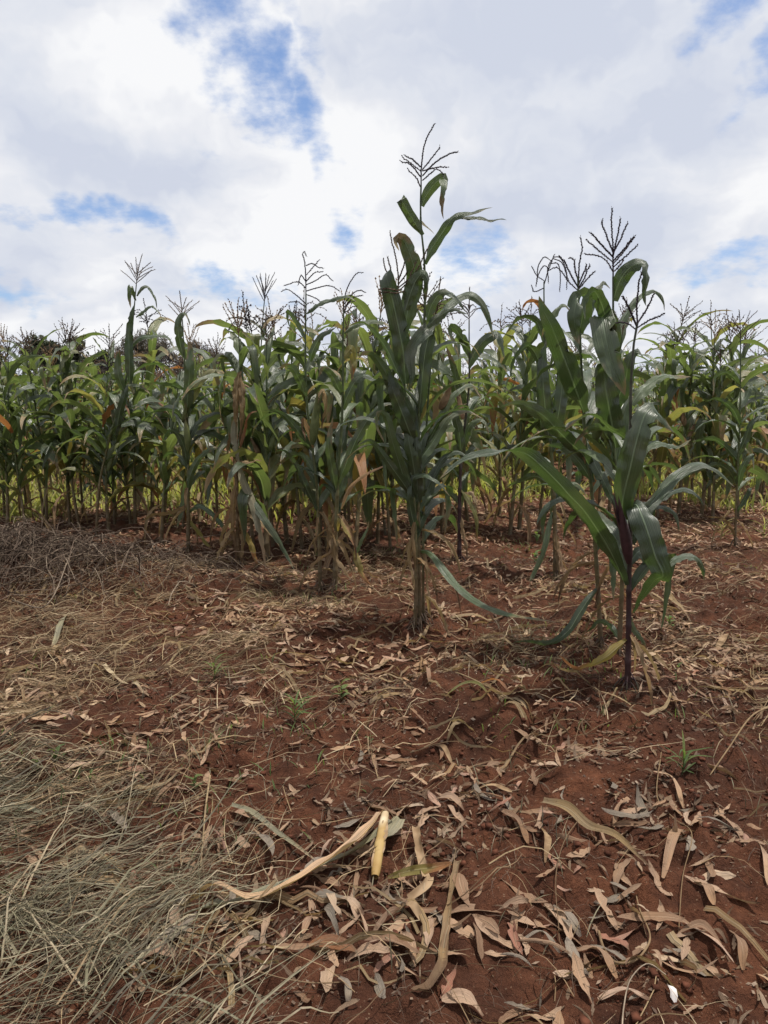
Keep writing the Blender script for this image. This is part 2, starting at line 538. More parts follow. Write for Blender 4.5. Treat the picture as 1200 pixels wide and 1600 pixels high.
M['euc'] = leaf_mat('fallen_leaf_brown', [(0.0, (0.15, 0.085, 0.055)), (0.2, (0.25, 0.155, 0.105)), (0.4, (0.33, 0.215, 0.15)), (0.55, (0.36, 0.245, 0.18)), (0.7, (0.25, 0.155, 0.11)), (0.85, (0.46, 0.35, 0.265)), (0.93, (0.33, 0.20, 0.16)), (1.0, (0.24, 0.11, 0.08))],
                    (0.34, 0.24, 0.16), (0.3, 0.18, 0.1), 0.08, (0.15, 0.09, 0.06), 0.92, 0.7, 0.25, spots=(0.13, 0.08, 0.05), spec=0.2)
M['worn'] = leaf_mat('worn_leaf', [(0.0, (0.08, 0.05, 0.036)), (0.5, (0.15, 0.10, 0.072)), (0.85, (0.22, 0.155, 0.115)), (1.0, (0.30, 0.22, 0.17))], (0.2, 0.14, 0.1), (0.2, 0.12, 0.07), 0.05, (0.1, 0.06, 0.045), 0.92, 0.75, 0.25, spots=(0.07, 0.045, 0.033), spec=0.15)
M['crumb'] = plain_mat('leaf_crumb', [(0.0, (0.07, 0.042, 0.03)), (0.6, (0.15, 0.10, 0.07)), (0.9, (0.24, 0.17, 0.12)), (1.0, (0.36, 0.27, 0.2))], 0.85, 40, 0.2, 0.002)
M['euc_grey'] = leaf_mat('fallen_leaf_grey', [(0.0, (0.15, 0.125, 0.105)), (1.0, (0.22, 0.18, 0.15))],
                         (0.25, 0.2, 0.16), (0.2, 0.15, 0.1), 0.08, (0.12, 0.09, 0.07), 0.92, 0.6, 0.25, spots=(0.10, 0.075, 0.06), spec=0.3)
M['straw'] = plain_mat('dry_straw', [(0.0, (0.12, 0.075, 0.042)), (0.4, (0.23, 0.155, 0.085)), (0.75, (0.33, 0.245, 0.14)), (0.9, (0.42, 0.34, 0.22)), (1.0, (0.17, 0.12, 0.07))], 0.75, 40, 0.1, 0.002, (0.75, 0.72, 0.7), 0.25)
M['hay'] = plain_mat('grey_green_hay', [(0.0, (0.05, 0.04, 0.026)), (0.25, (0.125, 0.105, 0.065)), (0.5, (0.20, 0.175, 0.115)), (0.68, (0.11, 0.105, 0.062)), (0.85, (0.36, 0.30, 0.21)), (1.0, (0.20, 0.135, 0.075))], 0.65, 40, 0.1, 0.002, (0.75, 0.75, 0.7), 0.3)
M['twig'] = plain_mat('dry_twig', [(0.0, (0.05, 0.032, 0.022)), (0.5, (0.10, 0.068, 0.048)), (0.85, (0.17, 0.125, 0.09)), (1.0, (0.34, 0.27, 0.20))], 0.85, 40, 0.2, 0.002)
M['root'] = plain_mat('rootlet', [(0.0, (0.09, 0.06, 0.045)), (1.0, (0.17, 0.12, 0.085))], 0.85, 40, 0.2, 0.002)
M['weed'] = leaf_mat('weed_green', [(0.0, (0.05, 0.09, 0.025)), (0.6, (0.085, 0.13, 0.035)), (1.0, (0.12, 0.15, 0.04))],
                     (0.12, 0.18, 0.06), (0.2, 0.32, 0.05), 0.3, (0.18, 0.17, 0.05), 0.95, 0.5, 0.15)
M['weed_lit'] = leaf_mat('field_weed_sunlit', [(0.0, (0.15, 0.19, 0.045)), (0.5, (0.26, 0.27, 0.08)), (0.85, (0.34, 0.31, 0.13)), (1.0, (0.38, 0.30, 0.16))],
                         (0.2, 0.25, 0.08), (0.32, 0.38, 0.07), 0.38, (0.26, 0.22, 0.08), 0.9, 0.55, 0.15)  # brighter copy of the weed green, with sunlight painted into its colour
M['bark'] = plain_mat('tree_bark', [(0.0, (0.16, 0.12, 0.09)), (1.0, (0.2, 0.15, 0.11))], 0.9, 8, 0.6, 0.02)
M['tree'] = plain_mat('tree_foliage', [(0.0, (0.06, 0.075, 0.045)), (0.6, (0.085, 0.10, 0.06)), (1.0, (0.13, 0.12, 0.08))], 0.7, 3, 0.1, 0.01, trans=0.25)
M['tree_brown'] = plain_mat('tree_foliage_brown', [(0.0, (0.10, 0.095, 0.07)), (0.6, (0.14, 0.125, 0.095)), (1.0, (0.20, 0.16, 0.12))], 0.8, 3, 0.1, 0.01, trans=0.2)
M['euc_green'] = plain_mat('eucalyptus_foliage', [(0.0, (0.06, 0.09, 0.05)), (1.0, (0.09, 0.12, 0.06))], 0.6, 3, 0.1, 0.01)
M['white'] = plain_mat('pale_chip', [(0.0, (0.62, 0.58, 0.56)), (1.0, (0.62, 0.58, 0.56))], 0.6, 20, 0.2, 0.002, (0.85, 0.85, 0.85))
M['cane'] = plain_mat('dry_cane', [(0.0, (0.36, 0.26, 0.12)), (1.0, (0.36, 0.26, 0.12))], 0.65, 14, 0.4, 0.003, (0.66, 0.56, 0.45), 0.2,
                      [(0.0, (0.33, 0.22, 0.08)), (0.7, (0.37, 0.26, 0.11)), (0.8, (0.55, 0.47, 0.34)), (1.0, (0.5, 0.42, 0.3))])
M['clod'] = plain_mat('soil_clod', [(0.0, (0.075, 0.029, 0.018)), (1.0, (0.13, 0.05, 0.03))], 0.95, 40, 0.5, 0.004, (0.6, 0.6, 0.6), 0.1)

# dry maize leaf with yellow midrib and pinkish blade, and a grey-green one
M['big_dry'] = leaf_mat('big_dry_leaf', [(0.0, (0.40, 0.27, 0.19)), (1.0, (0.40, 0.27, 0.19))], (0.50, 0.36, 0.10), (0.4, 0.28, 0.12), 0.15, (0.34, 0.20, 0.11), 0.85, 0.55, 0.7, spec=0.3)
M['grey_dry'] = leaf_mat('grey_dry_leaf', [(0.0, (0.17, 0.165, 0.125)), (1.0, (0.22, 0.20, 0.15))], (0.26, 0.24, 0.17), (0.2, 0.18, 0.1), 0.12, (0.34, 0.24, 0.15), 0.8, 0.6, 0.7, spec=0.3)


def soil_mat():
    m, t = mat_new('red_soil')
    tcn = t.n('ShaderNodeTexCoord')
    O = tcn.outputs['Object']
    a = t.noise(O, 0.9, 5.0, 0.6); b = t.noise(O, 7.0, 6.0, 0.65); c = t.noise(O, 55.0, 5.0, 0.7); d = t.noise(O, 190.0, 3.0, 0.7)
    base = t.ramp(b, [(0.28, (0.052, 0.021, 0.013)), (0.5, (0.122, 0.048, 0.026)), (0.72, (0.215, 0.085, 0.044))])
    base = t.mix(t.smooth(a, 0.35, 0.7, 0.0, 0.55), base, (0.060, 0.029, 0.020))
    base = t.mix(t.smooth(c, 0.3, 0.75, 0.0, 0.75), t.mix(1.0, base, (0.6, 0.58, 0.58), 'MULTIPLY'), base)
    vo = t.n('ShaderNodeTexVoronoi'); t.put(vo.inputs['Vector'], O); vo.inputs['Scale'].default_value = 75.0
    fle = t.math('MULTIPLY', t.smooth(vo.outputs['Distance'], 0.26, 0.12), t.smooth(t.noise(O, 18.0, 3.0), 0.48, 0.62))
    base = t.mix(t.math('MULTIPLY', fle, 0.75), base, (0.24, 0.16, 0.105))
    # away from the bare soil the ground is covered by crumbled leaf
    sp = t.n('ShaderNodeSeparateXYZ'); t.put(sp.inputs[0], O)
    far = t.smooth(sp.outputs[1], 5.5, 11.0)
    vo2 = t.n('ShaderNodeTexVoronoi'); t.put(vo2.inputs['Vector'], t.vmath('MULTIPLY', O, (1.0, 0.45, 1.0))); vo2.inputs['Scale'].default_value = 16.0
    lit = t.ramp(t.noise(O, 30.0, 4.0, 0.7), [(0.3, (0.11, 0.05, 0.03)), (0.5, (0.19, 0.115, 0.075)), (0.7, (0.30, 0.21, 0.14))])
    lit = t.mix(t.smooth(t.noise(O, 1.6, 4.0), 0.45, 0.65, 0.0, 0.65), lit, (0.13, 0.14, 0.045))
    base = t.mix(t.math('MULTIPLY', far, t.smooth(vo2.outputs['Distance'], 0.55, 0.2)), base, lit)
    pb = t.n('ShaderNodeBsdfPrincipled')
    t.put(pb.inputs['Base Color'], base)
    pb.inputs['Roughness'].default_value = 0.95
    pb.inputs['Specular IOR Level'].default_value = 0.12
    b1 = t.n('ShaderNodeBump'); b1.inputs['Strength'].default_value = 1.0; b1.inputs['Distance'].default_value = 0.02
    t.put(b1.inputs['Height'], t.math('ADD', t.math('MULTIPLY', c, 1.0), t.math('ADD', t.math('MULTIPLY', d, 0.45), t.math('MULTIPLY', b, 1.2))))
    t.put(pb.inputs['Normal'], b1.outputs[0])
    out = t.n('ShaderNodeOutputMaterial')
    t.t.links.new(pb.outputs[0], out.inputs[0])
    return m


M['soil'] = soil_mat()

# ------------------------------------------------------------------ ground sheet
def axis(parts):
    out = []
    for a, b, st in parts:
        out.append(np.arange(a, b, st))
    return np.concatenate(out)


def grow(a, b, st, k):
    v = [a]
    while v[-1] < b:
        v.append(v[-1] + st); st *= k
    return np.array(v)


gx_r = np.concatenate([np.arange(0, 2.6, 0.016), grow(2.6, 900, 0.02, 1.09)])
gx = np.concatenate([-gx_r[::-1][:-1], gx_r])
gy = np.concatenate([-grow(-1.3, 300, 0.05, 1.25)[::-1], np.arange(1.32, 4.6, 0.014), grow(4.6, 1200, 0.015, 1.022)])
X, Y = np.meshgrid(gx, gy, indexing='xy')
Z = g_full(X, Y)
Vg = np.stack([X, Y, Z], -1).reshape(-1, 3)
ground = link('ground', mesh_from('ground', Vg, strip_faces(len(gy) - 1, len(gx) - 1), np.stack([X, Y], -1).reshape(-1, 2), np.zeros(len(Vg)), M['soil']))
tag(ground, 'lumpy red-brown soil sloping gently up into the maize field', kind='structure')


# ------------------------------------------------------------------ maize
def stalk_profile(path, r0, r1, inter=0.17, sides=8):
    """a jointed cane: rings at each node, slightly swollen; path is a polyline (k,3)"""
    path = catmull(path, 60)
    L = np.concatenate([[0], np.cumsum(np.linalg.norm(np.diff(path, axis=0), axis=1))])
    H = L[-1]
    z, rr = [], []
    k = max(4, int(H / inter))
    for i in range(k):
        a, b = i / k, (i + 1) / k
        for f, g in ((0.0, 1.20), (0.05, 1.0), (0.5, 0.97), (0.93, 1.04)):
            s = a + (b - a) * f
            z.append(s * H); rr.append((r0 + (r1 - r0) * s ** 0.9) * g)
    z.append(H); rr.append(r1)
    z = np.array(z)
    pts = np.stack([np.interp(z, L, path[:, i]) for i in range(3)], -1)
    return tube(pts, rr, sides), path, L


def tassel_mesh(rng, top, up, L=0.30, nb=10, style='open', mat=None, hi=True, name='tassel', explicit=None):
    q = Q()
    up = unit(up)
    sd = unit(np.cross(up, [0.3, 1, 0.2])); s2 = np.cross(up, sd)
    sides = 4 if hi else 3

    def branch(P, r0, r1, spk):
        V, F, U = tube(P, np.linspace(r0, r1, len(P)), sides)
        q.add(V, F, U, rng.random() * 0.3)
        Lb = np.sum(np.linalg.norm(np.diff(P, axis=0), axis=1))
        spk = spk * rng.uniform(0.8, 1.7)
        n = int(Lb / spk)
        if n < 2:
            return
        t = np.linspace(0.12, 1, n) * (len(P) - 1)
        i = np.clip(t.astype(int), 0, len(P) - 2); f = (t - i)[:, None]
        C = P[i] * (1 - f) + P[i + 1] * f
        T = unit(P[i + 1] - P[i])
        a = np.arange(n) * 2.4 + rng.random() * 6
        D = unit(np.cross(T, np.array([0.3, 0.5, 0.8]))); E = np.cross(T, D)
        O = D * np.cos(a)[:, None] + E * np.sin(a)[:, None]
        ln = 0.015 if hi else 0.024
        wd = 0.0042 if hi else 0.0075
        S = unit(np.cross(T, O))
        p0 = C; p2 = C + T * ln * 0.85 + O * ln * 0.45
        mid = (p0 + p2) / 2 + O * 0.001
        V = np.stack([p0, mid + S * wd, p2, mid - S * wd], 1)
        q.add(V, np.arange(4 * n).reshape(-1, 4), None, np.repeat(rng.random(n) * 0.3, 4))

    if explicit:
        for P in explicit:
            P = np.asarray(P)
            P = catmull(P, 12); P = P + np.cumsum(rng.normal(0, 0.0022, P.shape), 0) * np.linspace(0, 1, len(P))[:, None]
            branch(P, 0.0042, 0.0028, 0.0055)
    else:
        k = 9 if hi else 6
        s = np.linspace(0, 1, k)[:, None]
        cv = rng.normal(0, 0.10) * L
        hook = (style == 'hook')
        C = top + up * s * L + sd * cv * s ** 2 + (sd * 0.16 * L * np.maximum(s - 0.75, 0) * 4 - up * 0.14 * L * np.maximum(s - 0.8, 0) * 5 if hook else 0)
        branch(C, 0.0045, 0.0032, 0.006 if hi else 0.016)
        for i in range(nb):
            f = 0.02 + 0.42 * (i / nb)
            a = i * 2.4 + rng.random()
            D = sd * math.cos(a) + s2 * math.sin(a)
            Lb = L * (0.85 - 0.55 * f) * rng.uniform(0.75, 1.15)
            if style == 'open':
                an0, dr = rng.uniform(35, 55), rng.uniform(-15, 25)
            elif style == 'up':
                an0, dr = rng.uniform(18, 36), rng.uniform(-15, 10)
            else:
                an0, dr = rng.uniform(35, 60), rng.uniform(60, 130)
            th = np.radians(an0 + dr * np.linspace(0, 1, k) ** 1.3)
            T = up * np.cos(th)[:, None] + D * np.sin(th)[:, None]
            P = top + up * f * L + np.concatenate([[np.zeros(3)], np.cumsum(T[:-1] * Lb / (k - 1), axis=0)])
            if style in ('hook', 'droop'):
                P = P + (rng.random((k, 3)) - 0.5) * 0.012
            branch(P, 0.0036, 0.0022, 0.006 if hi else 0.017)
    return q.mesh(name, mat or M['tassel'])


def ear_meshes(rng, org, d, L=0.22, r=0.03, husk='husk', silk=True):
    d = unit(d)
    s = np.linspace(0, 1, 11)
    prof = r * np.array([0.45, 0.8, 0.98, 1.05, 1.05, 1.0, 0.9, 0.72, 0.5, 0.28, 0.1])
    bend = unit(np.cross(d, [0.2, 0.9, 0.1]))
    path = org + d * (s * L)[:, None] + bend * (0.06 * L * (s - 0.5) ** 2)[:, None]
    q = Q(); V, F, U = tube(path, prof, 12, 0.06); q.add(V, F, U)
    for i in range(3):                                   # husk leaf tips
        a = rng.random() * 6.28
        e = unit(np.cross(d, [math.cos(a), math.sin(a), 0.2]))
        C = org + d * (np.linspace(0.55, 1.12, 7) * L)[:, None] + e * (r * np.linspace(1.0, 0.6 + rng.random(), 7))[:, None]
        S = np.tile(unit(np.cross(d, e)), (7, 1))
        V, F, U = blade(C, S, np.tile(e, (7, 1)), r * 1.3 * (1 - np.linspace(0, 1, 7) ** 2) + 0.001, 2, np.full(7, -R(35)))
        q.add(V, F, U, 0.1)
    me = q.mesh('ear', M[husk])
    sm = None
    if silk:
        q = Q(); tip = path[-2]
        for i in range(16):
            a = rng.random() * 6.28
            D = unit(d + 0.5 * np.array([math.cos(a), math.sin(a), 0.3 * rng.random()]))
            t = np.linspace(0, 1, 6)[:, None]
            Lb = rng.uniform(0.05, 0.11)
            C = tip + D * t * Lb - np.array([0, 0, 1.0]) * t ** 2 * Lb * rng.uniform(0.3, 1.4)
            V, F, U = tube(C, np.linspace(0.0018, 0.0010, 6), 3)
            q.add(V, F, U, rng.random())
        sm = q.mesh('silk', M['silk'])
    return me, sm


def add_leaf(root, data, mat):
    V, F, U = data
    me = mesh_from('leaf', V, F, U, np.zeros(len(V)), mat)
    return link('leaf', me, root)


def maize(rng, H=2.2, hi=False, leafmat='field', dryness=0.25, tstyle=None, tmat=None, r0=0.014, nleaf=None, ears=1, lean=None, tL=None, phi0=None, ear_husk='husk', topdry=False):
    """a whole maize plant standing at the origin: stalk, leaves, tassel, ears"""
    root = link('maize_plant', None)
    root.empty_display_size = 0.2
    lean = rng.normal(0, 0.05, 2) if lean is None else np.array(lean)
    tL = rng.uniform(0.24, 0.34) if tL is None else tL
    Hs = H - tL
    k = np.linspace(0, 1, 6)
    wob = rng.normal(0, 0.012, (6, 2)) * k[:, None]
    path = np.stack([lean[0] * Hs * k ** 2 + wob[:, 0], lean[1] * Hs * k ** 2 + wob[:, 1], Hs * k], -1)
    path[0, 2] = -0.03
    (V, F, U), pth, LL = stalk_profile(path, r0, 0.0045, 0.17, 8 if hi else 6)
    link('stalk', mesh_from('stalk', V, F, U, np.zeros(len(V)), M['stalk']), root)
    n, m = (22, 4) if hi else (15, 2)
    nl = nleaf or int(rng.integers(12, 15))
    phi = rng.random() * 6.28 if phi0 is None else phi0
    for i in range(nl):
        f = 0.15 + 0.80 * (i + 0.3 * rng.random()) / nl
        zz = f * LL[-1]
        org = np.array([np.interp(zz, LL, pth[:, j]) for j in range(3)])
        ph = phi + math.pi * (i % 2) + rng.normal(0, 0.45)
        g = math.sin(math.pi * min(1, 0.25 + 0.72 * f))
        L = rng.uniform(0.75, 1.08) * (0.55 + 0.5 * g)
        Wd = rng.uniform(0.10, 0.16) * (0.6 + 0.42 * g)
        dead = f < dryness * rng.uniform(0.7, 1.35)
        if dead:
            mat = M['dry']
            d = gen_leaf(rng, org, ph, L * 0.75, Wd * 0.55, rng.uniform(-10, 35), -86, 0.5, None, 0, rng.normal(0, 0.6), rng.normal(0, 1.6), n, m, 0.16, 7, 55, 50)
        else:
            kink = rng.uniform(0.25, 0.6) if rng.random() < 0.38 else None
            th0 = rng.uniform(55, 74) if f < 0.8 else rng.uniform(62, 80)
            th1 = rng.uniform(-88, -45) if f < 0.8 else rng.uniform(-70, 20)
            mat = M[leafmat]
            rr = rng.random()
            if f < dryness * 1.8 and rr < 0.3:
                mat = M['yellow']
            elif rr > 0.99:
                mat = M['red']
            if topdry and f > 0.55:
                mat = M['dry']; th1 = -88; kink = None
            d = gen_leaf(rng, org, ph, L, Wd, th0, th1, rng.uniform(1.1, 1.7), kink, rng.uniform(80, 125), rng.normal(0, 0.5), rng.normal(0, 0.9), n, m, rng.uniform(0.05, 0.12), rng.uniform(3, 6), 55, rng.uniform(8, 24))
        add_leaf(root, d, mat)
    up = pth[-1] - pth[-6]
    st = tstyle or ('open', 'up', 'droop')[int(rng.integers(0, 3))]
    tm = tassel_mesh(rng, pth[-1], up, tL, int(rng.integers(7, 13)), st, M[tmat] if tmat else None, hi)
    link('tassel', tm, root)
    for e in range(ears):
        zz = (0.42 + 0.1 * e + rng.normal(0, 0.03)) * LL[-1]
        org = np.array([np.interp(zz, LL, pth[:, j]) for j in range(3)])
        a = phi + math.pi * e + rng.normal(0, 0.3)
        em, sm = ear_meshes(rng, org + 0.02 * np.array([math.cos(a), math.sin(a), 0]), [0.35 * math.cos(a), 0.35 * math.sin(a), 0.9], rng.uniform(0.18, 0.23), rng.uniform(0.023, 0.029), ear_husk)
        eo = link('ear', em, root)
        if sm:
            link('silk', sm, eo)
    return root


def hero(label, stalk, r0, leaves, tassel=None, ears=(), stalkmat='stalk', group='maize plants standing at the near edge of the field', extra=(), seed=1, r1=0.005, leafy=True):
    """a maize plant measured leaf by leaf; (px, py, depth offset) points are turned into metres on the plant's own upright plane"""
    rng = np.random.default_rng(seed)
    b = at(stalk[0][0], stalk[0][1])
    Y0 = b[1]
    root = link('maize_plant', None)
    root.location = b
    tag(root, label, 'maize plant', group)

    def loc(px, py, dd=0.0):
        return on_plane(px, py, Y0 + dd) - b
    path = [loc(*p) for p in stalk]
    path[0] = np.array([path[0][0], path[0][1], -0.04])
    (V, F, U), pth, LL = stalk_profile(np.array(path), r0, r1, 0.18, 9)
    link('stalk', mesh_from('stalk', V, F, U, np.zeros(len(V)), M[stalkmat]), root)
    q = Q()
    for i in range(9):
        a = i * 0.7 + rng.random() * .4; d = np.array([math.cos(a), math.sin(a), 0])
        h = rng.uniform(.03, .09); ro = rng.uniform(.03, .07)
        o0 = np.array([np.interp(h + .04, LL, pth[:, j]) for j in range(3)])
        C = np.array([o0 + d * r0 * .8, o0 + d * (r0 + ro * .5) + np.array([0, 0, -h * .45]), np.array([o0[0], o0[1], -.02]) + d * (r0 + ro)])
        q.add(*tube(catmull(C, 6), np.linspace(.0045, .0028, 7), 5), rng.random())
    link('brace_roots', q.mesh('brace_roots', M['root'] if stalkmat != 'stalk_purple' else M['stalk_purple']), root)
    for lf in leaves:
        w, mat, pts = lf[0], lf[1], lf[2]
        opt = lf[3] if len(lf) > 3 else {}
        P = np.array([list(loc(p[0], p[1], p[2])) + [p[3]] for p in pts])
        n = opt.get('n', 30)
        c = catmull(P, n)
        C = c[:, :3]; roll = np.radians(c[:, 3])
        s = np.linspace(0, 1, n + 1)
        T = unit(np.gradient(C, axis=0))
        view = unit(C + b - CAM)
        S0 = unit(np.cross(T, view)); V0 = np.cross(S0, T)
        S = S0 * np.cos(roll)[:, None] + V0 * np.sin(roll)[:, None]
        # keep the side vector from flipping
        for i in range(1, n + 1):
            if np.dot(S[i], S[i - 1]) < 0:
                S[i] = -S[i]
        N = np.cross(S, T)
        if opt.get('flat'):
            wp = (0.45 + 0.55 * np.clip(s / 0.15, 0, 1)) * (1 - 0.25 * s ** 4)
        else:
            wp = wprof(s, opt.get('base', 0.5), opt.get('p', 2.4))
        fold = np.radians(opt.get('f1', 14) + 35 * np.exp(-s * 8)) * opt.get('fs', 1)
        C = C + N * (0.012 * np.sin(s * rng.uniform(8, 15) + rng.random() * 6) * s)[:, None]
        add_leaf(root, blade(C, S, N, w * 1.04 / 100 * wp, 6, fold, opt.get('rip', 0.075), opt.get('freq', 4.5), rng.random(), 0.2), M[mat])
    ph0 = rng.random() * 360
    auto = [(0.28 + 0.08 * i, 180 * (i % 2) + rng.uniform(-12, 70) * (1 - 2 * (i % 2)), rng.uniform(.5, .8), rng.uniform(.07, .10), rng.uniform(48, 70), rng.uniform(-88, -50), 'green') for i in range(5)] if leafy else []
    auto += [(rng.uniform(0.08, 0.3), rng.uniform(0, 360), rng.uniform(.25, .5), rng.uniform(.025, .05), rng.uniform(-20, 30), -86, 'dry') for i in range(3)]
    extra = list(extra) + auto
    for (f, az, L, w, th0, th1, mat) in extra:
        zz = f * LL[-1]
        org = np.array([np.interp(zz, LL, pth[:, j]) for j in range(3)])
        if mat == 'dry':
            d = gen_leaf(rng, org, R(az), L, w, th0, th1, 0.6, None, 0, rng.normal(0, 0.5), rng.normal(0, 1.4), 20, 4, 0.15, 7, 55, 45)
        else:
            d = gen_leaf(rng, org, R(az), L, w, th0, th1, 1.4, rng.uniform(0.35, 0.6) if rng.random() < 0.25 else None, 95, rng.normal(0, 0.3), rng.normal(0, 0.6), 22, 4, 0.05, 4.5)
        add_leaf(root, d, M[mat])
    if tassel:
        if 'lines' in tassel:
            ex = [[loc(*p) for p in ln] for ln in tassel['lines']]
            tm = tassel_mesh(rng, pth[-1], [0, 0, 1], mat=M[tassel.get('mat', 'tassel')], explicit=ex)
        else:
            tm = tassel_mesh(rng, pth[-1], pth[-1] - pth[-6], tassel['L'], tassel.get('nb', 10), tassel.get('style', 'open'), M[tassel.get('mat', 'tassel')], True)
        link('tassel', tm, root)
    for (p0, p1, dd, rc, husk, silk) in ears:
        a = loc(p0[0], p0[1], dd); c = loc(p1[0], p1[1], dd - 0.03)
        em, sm = ear_meshes(rng, a, c - a, float(np.linalg.norm(c - a)), rc / 100, husk, silk)
        eo = link('ear', em, root)
        if sm:
            link('silk', sm, eo)
    return root

# ------------------------------------------------------------------ the plants of the near edge, measured one by one
# the tall plant in the middle
hero('very tall maize plant rising alone above all others in the middle',
     [(656, 985, 0), (655, 900, 0), (654, 820, 0), (653, 740, 0), (655, 640, 0), (661, 540, 0), (664, 480, 0), (663, 406, 0), (659, 366, 0), (657, 328, 0), (658, 290, 0)], 0.014,
     [(6.6, 'green', [(659, 322, 0, 15), (667, 304, -.01, 0), (679, 288, -.03, 0), (692, 277, -.05, 15), (693, 293, -.11, 35), (691, 316, -.11, 40), (695, 342, -.09, 40)]),
      (6.6, 'green', [(660, 368, 0, 20), (648, 348, -.03, 5), (637, 330, -.05, 0), (626, 311, -.06, 20), (638, 326, .02, 70), (655, 346, .05, 65), (677, 368, .08, 60)]),
      (6.2, 'green', [(663, 412, 0, 45), (672, 392, -.02, 25), (684, 374, -.04, 10), (698, 354, -.06, 10), (708, 341, -.08, 35), (722, 333, -.10, 50), (742, 330, -.12, 55), (770, 327, -.14, 60)]),
      (3.0, 'green', [(713, 341, -.04, 30), (722, 339, -.05, 40), (738, 340, -.06, 45), (757, 342, -.08, 50), (792, 345, -.12, 50)]),
      (8.0, 'green', [(634, 484, -.06, 20), (641, 460, -.07, 5), (649, 440, -.08, 0), (659, 428, -.09, 30), (667, 438, -.06, 50), (668, 455, -.03, 45), (665, 470, 0, 40)]),
      (6.2, 'green', [(667, 502, 0, 30), (673, 480, -.02, 10), (684, 462, -.04, 10), (698, 457, -.07, 45), (712, 468, -.1, 50), (728, 486, -.12, 40)]),
      (6.8, 'green', [(665, 522, 0, 60), (690, 488, .06, 50), (716, 465, .12, 45), (733, 460, .13, 35), (752, 475, .12, 15), (764, 498, .10, 10), (772, 528, .08, 30)]),
      (5.5, 'green', [(666, 515, -.01, 20), (680, 498, -.03, 30), (704, 485, -.08, 50), (732, 488, -.12, 60)]),
      (9.0, 'green', [(655, 645, -.01, 40), (659, 600, -.03, 40), (663, 555, -.05, 30), (671, 513, -.08, 10), (655, 527, -.14, 10), (641, 553, -.17, 5), (643, 585, -.17, 10), (637, 612, -.16, 40)], {'p': 4}),
      (8.2, 'green', [(650, 665, -.02, 30), (625, 622, -.06, 15), (603, 583, -.10, 10), (582, 556, -.14, 25), (566, 552, -.18, 40), (557, 560, -.2, 50)], {'p': 3}),
      (8.8, 'green', [(650, 700, -.03, 30), (632, 655, -.10, 5), (618, 620, -.13, 0), (606, 585, -.15, 15), (603, 577, -.16, 30)], {'p': 4}),
      (7.5, 'green', [(650, 800, 0, 40), (630, 745, -.06, 25), (615, 695, -.1, 20), (603, 650, -.13, 20), (594, 644, -.15, 40), (591, 662, -.16, 50), (600, 692, -.15, 50)]),
      (6.2, 'green', [(650, 785, -.02, 30), (618, 738, -.10, 15), (597, 710, -.15, 10), (577, 688, -.19, 20), (557, 695, -.22, 40)]),
      (8.4, 'green', [(652, 770, -.02, 20), (645, 720, -.05, 15), (637, 680, -.06, 10), (632, 640, -.06, 30), (634, 620, -.05, 40)]),
      (7.6, 'green', [(653, 790, -.01, 10), (651, 740, -.04, 0), (650, 690, -.05, 0), (650, 648, -.04, 20)]),
      (4.2, 'green', [(655, 790, 0, 20), (645, 748, -.05, 30), (660, 741, -.08, 40), (680, 752, -.12, 40), (704, 776, -.14, 30)]),
      (5.0, 'green', [(656, 860, 0, 20), (669, 862, -.06, 30), (684, 876, -.15, 25), (705, 905, -.28, 25), (735, 935, -.42, 35), (775, 952, -.55, 45), (830, 968, -.7, 50), (868, 972, -.8, 60)], {'base': 0.6, 'p': 3, 'n': 40}),
      (3.0, 'dry', [(654, 800, -.02, 10), (646, 830, -.05, 30), (648, 870, -.06, 40), (655, 905, -.05, 30)], {'rip': 0.1}),
      (5.5, 'green', [(655, 840, -.01, 0), (642, 800, -.05, 20), (640, 770, -.06, 20), (642, 740, -.05, 30)]),
      ],
     {'mat': 'tassel_dark', 'lines': [[(658, 292, 0), (658, 262, 0), (660, 238, 0), (666, 214, 0), (677, 194, 0)],
                                      [(657, 261, 0), (646, 251, -.02), (632, 244, -.04)], [(657, 267, 0), (643, 255, .03), (629, 244, .05)],
                                      [(657, 276, 0), (641, 258, -.03), (624, 251, -.05)], [(657, 292, 0), (648, 274, .03), (638, 262, .04)],
                                      [(660, 265, 0), (672, 250, .02), (685, 230, .04)], [(660, 275, 0), (678, 255, -.03), (695, 243, -.05), (715, 234, -.06)],
                                      [(660, 267, 0), (678, 263, .03), (698, 260, .06)], [(660, 282, 0), (672, 272, -.03), (684, 265, -.05), (695, 272, -.06)]]},
     [], extra=[(0.5, 80, 0.8, 0.08, 60, -60, 'green'), (0.6, 100, 0.7, 0.07, 65, -40, 'green'), (0.4, 70, 0.8, 0.08, 60, -70, 'green')], seed=3)

